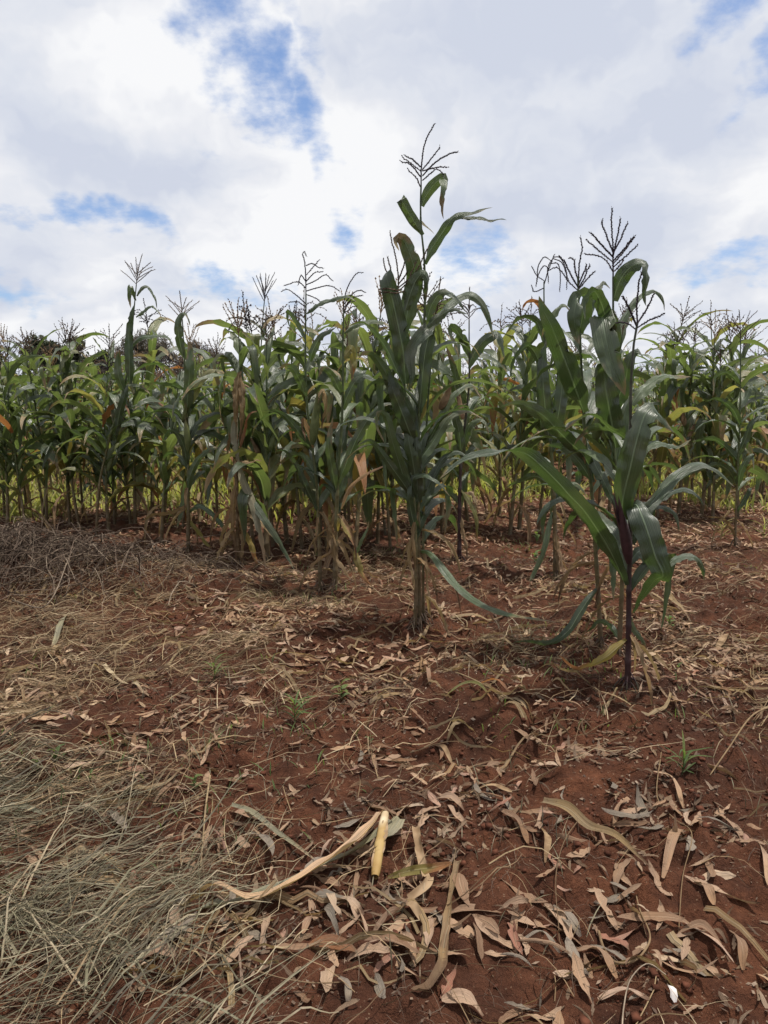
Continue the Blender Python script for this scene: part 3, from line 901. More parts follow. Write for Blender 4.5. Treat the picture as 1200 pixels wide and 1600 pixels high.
# its close neighbour with the broad leaf and the straw-tied top
hero('maize plant hugging the tall one, broad upright leaf and withered crooked tassel',
     [(648, 990, .03), (650, 900, .03), (648, 800, .04), (640, 700, .05), (632, 600, .06), (625, 520, .06), (622, 455, .06)], 0.013,
     [(10.5, 'green', [(634, 600, .02, 20), (630, 550, 0, 5), (620, 500, -.02, 0), (611, 462, -.03, 0), (602, 430, -.04, 20), (600, 426, 0, 60), (606, 450, .05, 60)], {'p': 6, 'f1': 8}),
      (10.0, 'green', [(632, 520, .05, 20), (640, 470, .05, 10), (648, 430, .05, 0), (640, 398, .03, 0), (630, 376, .01, 10), (622, 374, -.02, 40), (624, 392, -.05, 60)], {'p': 5}),
      (5.5, 'green', [(634, 620, .03, 40), (610, 600, 0, 50), (585, 600, -.03, 60), (560, 622, -.06, 60)]),
      (6.0, 'green', [(630, 600, .04, 40), (600, 540, .1, 45), (570, 505, .15, 60), (542, 514, .2, 60)]),
      (3.2, 'dry', [(648, 830, .02, 20), (640, 860, 0, 40), (644, 900, 0, 50), (650, 940, 0, 40)], {'rip': .12}),
      (7.0, 'green', [(640, 740, .04, 40), (670, 700, .08, 40), (700, 655, .1, 40), (730, 640, .12, 50), (755, 655, .14, 60)]),
      ],
     {'mat': 'tassel', 'lines': [[(622, 460, .06), (622, 430, .06), (618, 400, .05), (613, 372, .04), (612, 366, .04)],
                                 [(622, 440, .06), (632, 410, .05), (640, 375, .04)], [(622, 445, .06), (640, 420, .06), (648, 395, .06)],
                                 [(622, 450, .06), (604, 425, .05), (600, 405, .05)], [(622, 450, .06), (650, 425, .03), (668, 392, .02)],
                                 [(622, 452, .06), (612, 430, .0), (604, 400, 0)], [(622, 455, .06), (636, 440, 0), (644, 410, 0)],
                                 [(592, 452, 0), (606, 450, -.06), (622, 453, -.04), (630, 452, 0)], [(592, 458, 0), (606, 456, -.06), (622, 459, -.04), (632, 458, 0)]]},
     [], extra=[(0.45, 120, 0.75, 0.08, 60, -70, 'green'), (0.62, 60, 0.7, 0.075, 65, -60, 'green')], seed=5)

hero('slim maize stalk with green sheaths beside the foot of the tall plant',
     [(662, 978, -.03), (661, 900, -.03), (662, 800, -.01), (664, 720, .03), (668, 640, .06), (674, 560, .08), (680, 500, .1)], 0.011,
     [(6.5, 'green', [(666, 700, .03, 30), (690, 650, .08, 35), (716, 610, .12, 40), (738, 600, .15, 55), (752, 628, .16, 50)]),
      (6.0, 'green', [(664, 790, 0, 30), (680, 740, .04, 30), (694, 715, .06, 30), (716, 705, .09, 50), (740, 725, .12, 50)]),
      (4.5, 'yellow', [(662, 800, -.02, 10), (654, 780, -.05, 20), (650, 760, -.06, 30)], {'rip': .1}),
      (3.0, 'dry', [(662, 850, -.03, 20), (668, 900, -.05, 50), (672, 960, -.05, 50)], {'rip': .12}),
      ],
     {'L': 0.26, 'nb': 9, 'style': 'droop', 'mat': 'tassel'}, [((688, 640), (706, 600), .1, 2.4, 'husk_dry', True)], extra=[(0.6, 150, 0.7, 0.075, 62, -60, 'green'), (0.7, -20, .6, .07, 60, -50, 'field')], seed=7)

# ---- the cluster on the right
hero('maize plant with dark purple stalk and purple ear at the right of the near edge',
     [(980, 1088, 0), (982, 1000, 0), (983, 900, 0), (985, 850, 0), (984, 760, 0), (985, 680, 0), (986, 600, 0), (990, 540, 0), (996, 505, 0)], 0.016,
     [(8.4, 'green', [(977, 915, -.01, 40), (965, 885, -.05, 25), (950, 855, -.09, 15), (930, 822, -.14, 20), (912, 797, -.18, 25), (890, 775, -.22, 20), (872, 755, -.26, 10), (845, 728, -.3, 5), (822, 709, -.34, 20), (802, 702, -.38, 70), (780, 703, -.42, 115), (750, 709, -.46, 130), (720, 722, -.5, 140), (688, 750, -.52, 150)], {'n': 48, 'p': 3.5, 'f1': 14, 'rip': .09, 'freq': 7}),
      (11.2, 'green', [(970, 812, -.03, 40), (974, 775, -.07, 10), (984, 735, -.1, 0), (994, 692, -.11, 0), (1006, 652, -.1, 0), (1018, 636, -.07, 40), (1030, 645, -.03, 60), (1052, 676, .03, 60)], {'p': 3.5, 'f1': 8}),
      (11.2, 'green', [(983, 800, -.03, 50), (993, 788, -.08, 40), (1002, 805, -.14, 15), (1013, 835, -.18, 0), (1024, 870, -.2, 0), (1036, 900, -.2, 10), (1022, 905, -.16, 60), (1004, 928, -.12, 50), (990, 960, -.1, 40)], {'n': 40, 'p': 3, 'f1': 8}),
      (6.0, 'green', [(986, 850, 0, 40), (1002, 810, .02, 40), (1022, 785, .05, 50), (1045, 770, .08, 55), (1073, 767, .1, 50), (1095, 776, .13, 50), (1102, 790, .15, 50)]),
      (7.2, 'green', [(986, 840, 0, 40), (1010, 795, .05, 40), (1040, 760, .1, 35), (1065, 738, .14, 30), (1095, 726, .18, 50), (1125, 736, .22, 60), (1150, 760, .26, 60)]),
      (3.6, 'green', [(985, 692, 0, 40), (970, 680, -.04, 40), (955, 670, -.08, 50), (930, 652, -.14, 60), (905, 652, -.18, 55), (882, 674, -.22, 30)]),
      (6.2, 'green', [(987, 632, 0, 30), (1004, 608, .03, 35), (1025, 593, .06, 45), (1050, 585, .1, 60), (1078, 592, .14, 60)]),
      (6.0, 'green', [(986, 740, 0, 30), (1002, 705, .03, 35), (1030, 692, .06, 50), (1062, 696, .1, 60), (1080, 690, .13, 60)]),
      (4.0, 'green', [(982, 960, 0, 30), (990, 980, .05, 40), (1002, 1000, .09, 30), (1012, 1012, .12, 30)]),
      (5.2, 'yellow', [(980, 1000, -.01, 40), (965, 1012, -.06, 40), (947, 1028, -.1, 40), (925, 1038, -.14, 50), (900, 1042, -.18, 55), (873, 1026, -.22, 50)], {'rip': .07}),
      (3.8, 'green', [(1000, 800, .05, 40), (1030, 790, .1, 50), (1052, 800, .12, 40), (1060, 830, .13, 30)]),
      (6.0, 'green', [(983, 880, 0, 30), (1000, 860, .06, 40), (1010, 880, .08, 45), (1000, 910, .06, 40)]),
      (5.0, 'green', [(1040, 885, -.1, 40), (1060, 870, -.05, 55), (1085, 872, 0, 50), (1100, 890, .03, 30), (1102, 910, .05, 30)]),
      ],
     {'mat': 'tassel_dark', 'lines': [[(996, 505, 0), (995, 480, 0), (998, 455, 0), (1003, 425, 0)], [(995, 510, 0), (985, 490, -.04), (968, 470, -.07)],
                                      [(995, 508, 0), (982, 480, .03), (975, 465, .05)], [(996, 505, 0), (1008, 485, .03), (1018, 460, .05)], [(994, 515, 0), (978, 505, .05), (962, 500, .1)],
                                      [(996, 512, 0), (1015, 500, -.03), (1038, 492, -.05)]]},
     [((984, 880), (968, 785), -.05, 2.5, 'husk_purple', False)], stalkmat='stalk_purple', extra=[(0.62, 100, 0.6, 0.07, 60, -60, 'green'), (.3, 90, .6, .07, 50, -60, 'green')], seed=11)

hero('maize plant with a stiff dark candelabra tassel behind the purple-stalked plant',
     [(966, 1042, 0), (970, 960, 0), (972, 880, 0), (964, 780, 0), (959, 690, 0), (957, 600, 0), (958, 500, 0), (958, 432, 0)], 0.014,
     [(8.2, 'green', [(958, 470, 0, 45), (966, 445, -.02, 15), (977, 426, -.04, 5), (992, 413, -.07, 25), (1008, 412, -.09, 60), (1008, 432, -.1, 50), (1008, 452, -.09, 45), (1011, 478, -.08, 40)]),
      (4.5, 'green', [(960, 520, .01, 40), (985, 480, .05, 40), (1005, 460, .08, 40), (1022, 453, .1, 50), (1032, 464, .11, 30), (1038, 486, .12, 30)]),
      (12.5, 'green', [(957, 560, .03, 30), (950, 522, .0, 10), (941, 496, -.04, 5), (945, 520, -.12, 0), (951, 548, -.15, 0), (962, 583, -.17, 10), (977, 618, -.17, 30)], {'p': 4, 'f1': 7}),
      (8.0, 'green', [(957, 530, 0, 30), (946, 495, -.04, 10), (938, 470, -.07, 10), (929, 455, -.1, 40), (918, 470, -.12, 55), (912, 500, -.13, 50)]),
      (12.0, 'green', [(962, 700, -.01, 30), (954, 650, -.06, 5), (946, 608, -.09, 0), (942, 580, -.1, 10), (935, 574, -.12, 50), (925, 590, -.14, 60)], {'p': 4, 'f1': 8}),
      (8.5, 'green', [(958, 640, 0, 30), (975, 600, -.05, 20), (985, 560, -.08, 20), (996, 545, -.1, 50), (1005, 560, -.12, 50)]),
      (9.0, 'green', [(964, 760, 0, 20), (968, 700, .05, 10), (975, 650, .08, 10), (985, 620, .1, 30), (1000, 625, .12, 50)]),
      (6.5, 'green', [(972, 900, 0, 20), (962, 850, -.04, 15), (950, 820, -.07, 15), (938, 800, -.09, 30)]),
      (3.8, 'green', [(968, 1000, 0, 20), (955, 980, .06, 30), (935, 972, .12, 40), (915, 990, .16, 40)]),
      ],
     {'mat': 'tassel_dark', 'lines': [[(958, 432, 0), (958, 400, 0), (958, 365, 0), (957, 327, 0)], [(958, 395, 0), (948, 370, .02), (940, 346, .03)],
                                      [(958, 400, 0), (964, 372, -.03), (969, 341, -.04)], [(958, 395, 0), (970, 372, .03), (980, 351, .05)],
                                      [(958, 408, 0), (976, 388, -.03), (992, 366, -.05)], [(958, 412, 0), (972, 396, .05), (991, 372, .08)],
                                      [(958, 418, 0), (974, 402, -.06), (988, 385, -.08)], [(958, 402, 0), (940, 382, -.03), (923, 364, -.05)],
                                      [(958, 410, 0), (938, 392, .04), (920, 374, .06)], [(958, 425, 0), (945, 405, .06), (918, 398, .1)],
                                      [(958, 425, 0), (972, 412, .08), (976, 405, .1)]]},
     [], extra=[(0.55, 80, 0.75, 0.085, 62, -65, 'green'), (0.7, 110, 0.6, 0.08, 66, -50, 'green'), (0.4, 60, .8, .085, 60, -70, 'green')], seed=13)

hero('maize plant with a fat green ear and dark silk left of the purple stalk',
     [(940, 1018, 0), (935, 930, 0), (930, 850, 0), (924, 760, 0), (915, 690, 0), (911, 620, 0), (907, 540, 0), (904, 470, 0), (903, 432, 0)], 0.015,
     [(11.5, 'green', [(912, 645, -.01, 40), (901, 612, -.05, 15), (888, 578, -.09, 0), (875, 545, -.12, 0), (862, 512, -.15, 0), (849, 486, -.17, 5), (841, 463, -.18, 30)], {'p': 4, 'f1': 8}),
      (9.0, 'green', [(905, 520, 0, 40), (912, 485, -.03, 30), (913, 462, -.06, 50), (902, 468, -.1, 20), (897, 490, -.12, 0), (898, 512, -.13, 0), (906, 538, -.13, 20)], {'p': 4}),
      (9.2, 'green', [(925, 735, -.01, 40), (910, 710, -.05, 30), (890, 692, -.1, 30), (870, 671, -.14, 15), (852, 652, -.17, 10), (830, 638, -.2, 15), (808, 632, -.23, 40), (785, 638, -.26, 60)], {'p': 3.5}),
      (7.4, 'green', [(925, 755, 0, 40), (910, 728, .03, 20), (893, 709, .06, 15), (875, 698, .09, 20), (853, 693, .12, 50)], {'rip': .07}),
      (6.0, 'green', [(910, 600, 0, 30), (896, 575, .06, 30), (876, 566, .1, 50), (850, 580, .14, 50), (838, 600, .16, 40)]),
      (6.8, 'green', [(906, 520, 0, 30), (920, 480, .05, 25), (934, 450, .08, 25), (944, 440, .1, 50), (952, 452, .12, 50)]),
      (5.2, 'green', [(935, 920, -.01, 30), (921, 935, -.05, 25), (906, 957, -.1, 15), (889, 985, -.15, 15), (862, 1003, -.2, 30), (832, 1003, -.25, 45), (803, 1006, -.3, 55)], {'rip': .08}),
      (6.6, 'green', [(918, 700, 0, 30), (934, 735, -.05, 20), (950, 765, -.1, 15), (962, 790, -.13, 15), (966, 800, -.14, 40)]),
      (4.0, 'dry', [(914, 725, -.03, 10), (911, 700, -.05, 10), (911, 672, -.06, 30)], {'f1': 40}),
      (6.0, 'green', [(912, 660, 0, 40), (925, 640, .08, 40), (945, 640, .12, 50), (965, 665, .15, 45)]),
      ],
     {'mat': 'tassel_dark', 'lines': [[(903, 455, 0), (904, 432, 0), (906, 410, 0), (910, 390, 0), (910, 371, 0)], [(904, 445, 0), (912, 425, .02), (917, 410, .04)], [(904, 450, 0), (914, 432, -.03), (925, 412, -.05)],
                                      [(904, 440, 0), (897, 420, .03), (893, 405, .05), (886, 402, .07)], [(904, 450, 0), (893, 432, -.03), (882, 410, -.05), (874, 404, -.06)],
                                      [(904, 452, 0), (915, 440, .05), (930, 425, .08)], [(904, 455, 0), (890, 440, .06), (872, 415, .1), (860, 420, .12)]]},
     [((930, 688), (947, 618), -.06, 3.0, 'husk', True)], extra=[(0.5, 100, 0.75, 0.085, 60, -65, 'green'), (0.66, 70, 0.7, 0.08, 62, -60, 'green'), (.8, 130, .5, .06, 60, -40, 'green')], seed=17)

hero('dark maize clump with drooping curled tassel left of the fat green ear',
     [(868, 902, 0), (867, 820, 0), (864, 740, 0), (857, 640, 0), (852, 540, 0), (850, 470, 0), (850, 440, 0)], 0.02,
     [(11, 'green', [(858, 690, -.02, 20), (852, 640, -.05, 5), (848, 590, -.06, 0), (848, 550, -.05, 20), (856, 530, -.04, 50)], {'p': 4}),
      (10, 'green', [(860, 700, 0, 20), (872, 650, -.06, 5), (878, 600, -.07, 5), (876, 565, -.06, 20), (868, 556, -.04, 50)], {'p': 4}),
      (8, 'green', [(855, 600, 0, 30), (840, 560, -.03, 25), (824, 540, -.06, 40), (806, 556, -.09, 50), (798, 590, -.1, 40)]),
      (7, 'green', [(852, 540, 0, 30), (840, 505, 0, 35), (826, 497, 0, 50), (808, 500, 0, 50), (790, 520, 0, 40)]),
      (6, 'green', [(852, 520, 0, 30), (866, 490, .04, 30), (880, 478, .06, 50), (896, 490, .09, 50)]),
      (5.5, 'red', [(851, 500, 0, 30), (840, 475, 0, 40), (826, 470, 0, 50), (816, 488, 0, 50)]),
      (5.2, 'green', [(864, 800, 0, 30), (856, 835, -.06, 20), (848, 865, -.1, 20), (838, 890, -.12, 20), (826, 910, -.14, 40), (800, 922, -.2, 60)], {'rip': .06}),
      (5.0, 'green', [(866, 780, 0, 30), (852, 800, .04, 30), (848, 830, .05, 30), (846, 850, .05, 30)]),
      (4.5, 'dry', [(868, 830, -.03, 20), (872, 870, -.06, 40), (873, 905, -.06, 30)], {'rip': .14}),
      (4.0, 'dry', [(870, 840, -.02, 20), (878, 880, -.08, 40), (886, 912, -.12, 40)], {'rip': .12}),
      (8, 'green', [(862, 760, 0, 30), (838, 745, .05, 40), (815, 750, .08, 50), (790, 765, .1, 50)]),
      (7, 'green', [(864, 790, 0, 20), (880, 760, .05, 30), (900, 755, .08, 45), (915, 775, .1, 45)]),
      ],
     {'mat': 'tassel_dark', 'lines': [[(850, 445, 0), (858, 420, 0), (864, 402, 0), (866, 398, 0)], [(858, 420, 0), (850, 415, -.03), (842, 425, -.05), (836, 445, -.06)],
                                      [(862, 408, 0), (850, 402, .03), (840, 418, .05), (838, 438, .06)], [(864, 402, 0), (874, 402, .03), (882, 415, .05), (888, 438, .06)],
                                      [(864, 404, 0), (878, 410, -.03), (886, 430, -.05), (888, 450, -.05)], [(860, 412, 0), (872, 412, .06), (876, 435, .1), (875, 452, .1)],
                                      [(852, 440, 0), (840, 430, .02), (834, 416, .02)], [(850, 450, 0), (836, 455, .02), (833, 443, .02)], [(862, 406, 0), (856, 420, .08), (858, 440, .1)]]},
     [], extra=[(0.5, 80, 0.75, 0.085, 60, -65, 'green'), (0.6, 20, .7, .08, 60, -60, 'field'), (.7, 110, .6, .075, 60, -50, 'green')], seed=19)

# ---- the plants left of the middle
hero('maize plant with hooked curly tassel and long ear left of the tall one',
     [(501, 918, 0), (499, 860, 0), (496, 780, 0), (491, 720, 0), (482, 660, 0), (478, 600, 0), (477, 540, 0), (478, 480, 0), (478, 458, 0)], 0.016,
     [(5.0, 'green', [(479, 489, 0, 50), (500, 474, -.04, 55), (523, 466, -.08, 50), (541, 464, -.11, 55), (557, 473, -.14, 60)], {'p': 3}),
      (4.5, 'green', [(476, 530, 0, 30), (466, 510, .03, 40), (455, 492, .05, 40), (449, 486, .07, 50), (450, 500, .1, 60), (462, 520, .12, 50)]),
      (6.5, 'green', [(484, 565, -.01, 20), (490, 545, -.04, 20), (500, 528, -.07, 25), (513, 517, -.1, 45), (530, 511, -.13, 60)]),
      (7.0, 'green', [(478, 620, -.01, 30), (470, 598, -.05, 15), (458, 577, -.09, 20), (445, 572, -.12, 40), (432, 575, -.15, 60)], {'p': 3}),
      (6.2, 'green', [(488, 705, -.01, 30), (468, 677, -.06, 15), (450, 656, -.1, 20), (430, 642, -.14, 40), (405, 640, -.18, 60)], {'rip': .06}),
      (6.5, 'green', [(480, 580, 0, 30), (488, 560, .05, 20), (497, 560, .08, 40), (502, 585, .1, 40)]),
      (7.0, 'green', [(490, 740, 0, 30), (476, 715, .05, 40), (455, 712, .08, 50), (432, 730, .1, 50)]),
      (5.5, 'green', [(496, 800, -.01, 30), (478, 760, -.06, 30), (458, 720, -.1, 30), (442, 702, -.13, 45), (428, 705, -.15, 50)]),
      (4.5, 'dry', [(489, 700, -.03, 20), (480, 670, -.05, 30), (474, 655, -.05, 40), (476, 690, -.08, 40)], {'rip': .12}),
      (4.5, 'dry', [(490, 640, 0, 20), (505, 610, .02, 30), (508, 640, .03, 40), (502, 680, .03, 40)], {'rip': .12}),
      ],
     {'mat': 'tassel_dark', 'lines': [[(478, 460, 0), (478, 440, 0), (478, 415, 0), (476, 402, 0), (474, 396, 0), (478, 394, 0), (481, 399, 0)], [(478, 415, 0), (488, 412, .02), (496, 418, .04), (504, 421, .05)],
                                      [(478, 440, 0), (492, 425, -.03), (503, 422, -.05)], [(478, 445, 0), (495, 438, .03), (510, 430, .05), (519, 440, .06)], [(478, 455, 0), (495, 450, -.04), (515, 447, -.06), (527, 456, -.08)],
                                      [(478, 460, 0), (492, 465, .05), (498, 470, .05)], [(478, 450, 0), (465, 440, .03), (445, 446, .05)], [(478, 475, 0), (462, 460, -.03), (447, 450, -.05), (440, 452, -.05)],
                                      [(478, 440, 0), (470, 430, -.03), (466, 445, -.05)], [(478, 480, 0), (466, 472, .05), (455, 474, .06)], [(478, 430, 0), (484, 424, .06), (500, 410, .1)]]},
     [((489, 695), (496, 618), -.05, 3.2, 'husk', True)], extra=[(0.42, 100, .75, .08, 60, -60, 'green'), (.6, 60, .7, .075, 60, -60, 'field'), (0.2, 10, .5, .05, 20, -80, 'dry')], seed=23)

hero('maize plant with pale thick foot and fan of upright leaves beside the long-eared one',
     [(524, 922, 0), (524, 860, 0), (526, 800, 0), (528, 740, 0), (534, 660, 0), (536, 580, 0), (536, 520, 0), (537, 485, 0)], 0.021,
     [(5.0, 'green', [(537, 520, 0, 40), (555, 508, -.04, 50), (584, 501, -.09, 50), (604, 508, -.13, 55), (614, 522, -.15, 60)], {'p': 3}),
      (8.0, 'green', [(528, 755, -.02, 30), (545, 715, -.08, 20), (560, 680, -.12, 15), (576, 655, -.15, 20), (600, 632, -.18, 45), (625, 628, -.22, 60)], {'p': 3}),
      (4.2, 'dry', [(532, 795, -.02, 40), (546, 762, -.07, 45), (578, 738, -.12, 50), (614, 719, -.16, 55)], {'rip': .05}),
      (7.0, 'green', [(526, 770, -.01, 30), (518, 730, -.05, 20), (514, 700, -.07, 15), (516, 670, -.08, 15), (520, 650, -.08, 30)]),
      (7.0, 'green', [(526, 780, 0, 30), (540, 740, .04, 20), (548, 700, .06, 20), (556, 690, .07, 40)]),
      (6.5, 'green', [(535, 620, 0, 30), (520, 590, -.05, 20), (505, 575, -.08, 25), (500, 590, -.1, 50)]),
      (6.5, 'yellow', [(537, 560, 0, 30), (548, 545, .02, 15), (553, 565, .03, 10), (553, 585, .03, 20)]),
      (7.5, 'green', [(535, 640, 0, 30), (552, 600, -.06, 30), (572, 588, -.1, 45), (600, 600, -.14, 50)]),
      (5.0, 'green', [(530, 800, 0, 30), (520, 770, .05, 30), (505, 760, .08, 45), (492, 790, .1, 45)]),
      (3.8, 'yellow', [(527, 830, -.02, 30), (530, 812, -.05, 40), (540, 825, -.08, 40), (552, 850, -.12, 30), (557, 870, -.14, 30)]),
      (6.0, 'dry', [(525, 830, -.03, 20), (520, 850, -.06, 30), (530, 880, -.07, 40), (550, 905, -.1, 40)], {'rip': .1}),
      (5.5, 'yellow', [(556, 860, -.12, 30), (560, 880, -.14, 10), (570, 905, -.15, 10), (582, 915, -.15, 30)]),
      (3.5, 'green', [(552, 868, -.12, 40), (565, 845, -.14, 40), (575, 820, -.15, 40), (578, 812, -.15, 40)]),
      (4.5, 'dry', [(525, 800, .02, 20), (514, 840, .02, 40), (510, 880, .02, 40)], {'rip': .14}),
      ],
     {'mat': 'tassel_dark', 'lines': [[(537, 485, 0), (538, 470, 0), (544, 450, 0), (553, 434, 0), (560, 427, 0), (567, 428, 0)], [(538, 475, 0), (548, 462, .02), (560, 455, .04), (568, 458, .05)],
                                      [(538, 480, 0), (552, 466, -.03), (566, 462, -.05)], [(537, 490, 0), (552, 480, .04), (560, 478, .05)], [(537, 490, 0), (545, 475, .05), (556, 470, .08)]]},
     [], extra=[(0.5, 90, .75, .08, 60, -60, 'green'), (.66, 120, .6, .075, 60, -60, 'field'), (0.15, 200, .5, .05, 10, -85, 'dry'), (0.2, 300, .5, .05, 10, -85, 'dry')], seed=29)

hero('maize plant with bright broad leaf slanting up, slender bunched tassel, left of the hooked one',
     [(392, 838, 0), (394, 760, 0), (398, 680, 0), (403, 610, 0), (408, 540, 0), (412, 480, 0), (413, 472, 0)], 0.014,
     [(10, 'field', [(404, 622, -.01, 40), (410, 596, -.05, 15), (425, 568, -.09, 5), (445, 547, -.12, 5), (474, 527, -.16, 30)], {'p': 3, 'f1': 8}),
      (6, 'green', [(409, 530, 0, 30), (413, 508, -.03, 25), (422, 497, -.05, 40), (434, 496, -.07, 50)]),
      (5, 'green', [(407, 560, 0, 30), (400, 545, -.03, 30), (397, 532, -.05, 40), (404, 528, -.07, 50), (420, 532, -.1, 50), (438, 548, -.13, 40)]),
      (6.5, 'green', [(402, 625, 0, 30), (418, 605, .05, 30), (435, 595, .08, 45), (455, 590, .1, 50)]),
      (7, 'green', [(400, 660, 0, 30), (415, 640, .05, 30), (430, 650, .08, 40), (440, 690, .1, 40)]),
      ],
     {'L': 0.28, 'nb': 10, 'style': 'up', 'mat': 'tassel_dark'}, [], extra=[(.4, 100, .7, .075, 60, -60, 'field'), (.55, -60, .7, .075, 60, -60, 'field'), (.3, 200, .6, .06, 50, -80, 'yellow'), (.5, 20, .6, .07, 60, -60, 'field'), (.65, 180, .6, .07, 60, -60, 'green')], seed=31)

hero('withered maize plant with broken shrivelled top and hanging grey leaves',
     [(372, 888, 0), (371, 820, 0), (370, 740, 0), (370, 660, 0), (373, 600, 0), (376, 580, 0)], 0.02,
     [(6.5, 'dry', [(374, 582, -.01, 20), (370, 610, -.04, 20), (368, 640, -.05, 30), (370, 670, -.05, 30)], {'rip': .16}),
      (6.0, 'dry', [(375, 585, 0, 20), (379, 615, -.03, 20), (378, 650, -.04, 30), (374, 690, -.04, 30)], {'rip': .18}),
      (6.5, 'grey_dry', [(370, 650, -.02, 20), (366, 680, -.05, 20), (370, 710, -.06, 20), (376, 730, -.06, 20)], {'rip': .08}),
      (7.0, 'grey_dry', [(372, 720, 0, 20), (380, 750, -.06, 20), (396, 790, -.1, 15), (405, 830, -.12, 15), (412, 860, -.12, 10), (416, 890, -.12, 30)], {'rip': .1}),
      (7.0, 'green', [(374, 740, 0, 20), (392, 780, -.08, 15), (412, 810, -.12, 10), (432, 840, -.14, 10), (447, 865, -.15, 10), (460, 892, -.16, 20)], {'rip': .07}),
      (4.5, 'dry', [(376, 800, 0, 20), (400, 810, -.06, 30), (430, 840, -.1, 30), (465, 890, -.14, 30)], {'rip': .1}),
      (6, 'dry', [(371, 750, 0, 20), (364, 790, -.04, 30), (366, 840, -.05, 40), (370, 885, -.05, 40)], {'rip': .18}),
      (6, 'dry', [(372, 770, 0, 20), (380, 820, -.03, 40), (378, 870, -.04, 30), (382, 895, -.04, 30)], {'rip': .18}),
      (5, 'dry', [(370, 800, 0, 30), (350, 830, 0, 50), (345, 880, 0, 50)], {'rip': .12}),
      (4.5, 'red', [(374, 700, 0, 40), (383, 665, -.04, 50), (392, 645, -.06, 50), (402, 640, -.08, 60)]),
      (4.5, 'dry', [(372, 720, 0, 40), (390, 722, -.05, 55), (408, 718, -.1, 60)]),
      (6, 'yellow', [(376, 820, 0, 30), (392, 850, .03, 30), (402, 880, .04, 30), (410, 905, .04, 30)], {'rip': .12}),
      ], None, [((366, 745), (368, 718), -.04, 2.2, 'husk_dry', False)], stalkmat='stalk_dry', extra=[(.3, 150, .6, .06, 20, -85, 'dry'), (.5, 60, .6, .06, 10, -85, 'dry'), (.7, 120, .5, .06, 0, -88, 'dry'), (.2, 250, .6, .06, 10, -85, 'dry')], seed=37, r1=0.008, leafy=False)

hero('leafy maize plant with two ears and a dry kinked foot, right of the brush heap',
     [(294, 868, 0), (294, 800, 0), (294, 730, 0), (293, 660, 0), (290, 600, 0), (287, 540, 0), (285, 500, 0)], 0.019,
     [(6.5, 'green', [(293, 770, -.01, 30), (298, 740, -.06, 15), (312, 715, -.1, 15), (335, 700, -.13, 25), (358, 705, -.15, 50)]),
      (7, 'green', [(292, 730, -.01, 30), (288, 700, -.06, 10), (278, 680, -.1, 15), (266, 672, -.12, 40), (252, 690, -.14, 50)], {'rip': .07}),
      (5.5, 'green', [(290, 665, 0, 40), (276, 645, -.05, 40), (258, 640, -.09, 50), (235, 648, -.12, 55), (216, 662, -.15, 50)]),
      (6, 'green', [(289, 610, 0, 40), (268, 602, -.05, 50), (245, 600, -.08, 55), (226, 606, -.1, 60)]),
      (9, 'green', [(291, 655, -.03, 20), (294, 610, -.06, 0), (297, 570, -.07, 0), (296, 540, -.06, 20), (292, 530, -.05, 50)], {'p': 4}),
      (8, 'green', [(287, 560, 0, 30), (280, 530, -.03, 15), (278, 505, -.04, 15), (282, 492, -.05, 40), (290, 490, -.06, 55), (296, 510, -.07, 50)]),
      (8, 'field', [(292, 640, 0, 30), (310, 600, -.04, 25), (330, 580, -.06, 45), (350, 585, -.08, 50), (352, 620, -.09, 40)]),
      (6, 'green', [(294, 800, 0, 30), (310, 790, -.03, 40), (335, 805, -.06, 35), (352, 830, -.08, 30), (362, 850, -.1, 30)]),
      (6, 'dry', [(294, 790, 0, 30), (275, 800, -.05, 50), (240, 806, -.1, 55), (215, 815, -.15, 50)], {'rip': .08}),
      (5, 'yellow', [(294, 810, 0, 30), (310, 830, .04, 40), (328, 855, .06, 40), (345, 872, .08, 40)]),
      (6, 'green', [(293, 690, 0, 30), (310, 660, .05, 35), (335, 645, .08, 45), (358, 655, .1, 50)]),
      ],
     {'L': 0.25, 'nb': 9, 'style': 'open', 'mat': 'tassel'}, [((295, 705), (290, 652), -.06, 2.8, 'husk', True), ((286, 660), (292, 632), -.02, 2.2, 'husk', False)], extra=[(.5, 90, .7, .08, 60, -60, 'green'), (.65, 120, .7, .08, 60, -60, 'field'), (.2, 240, .5, .05, 10, -85, 'dry')], seed=41)

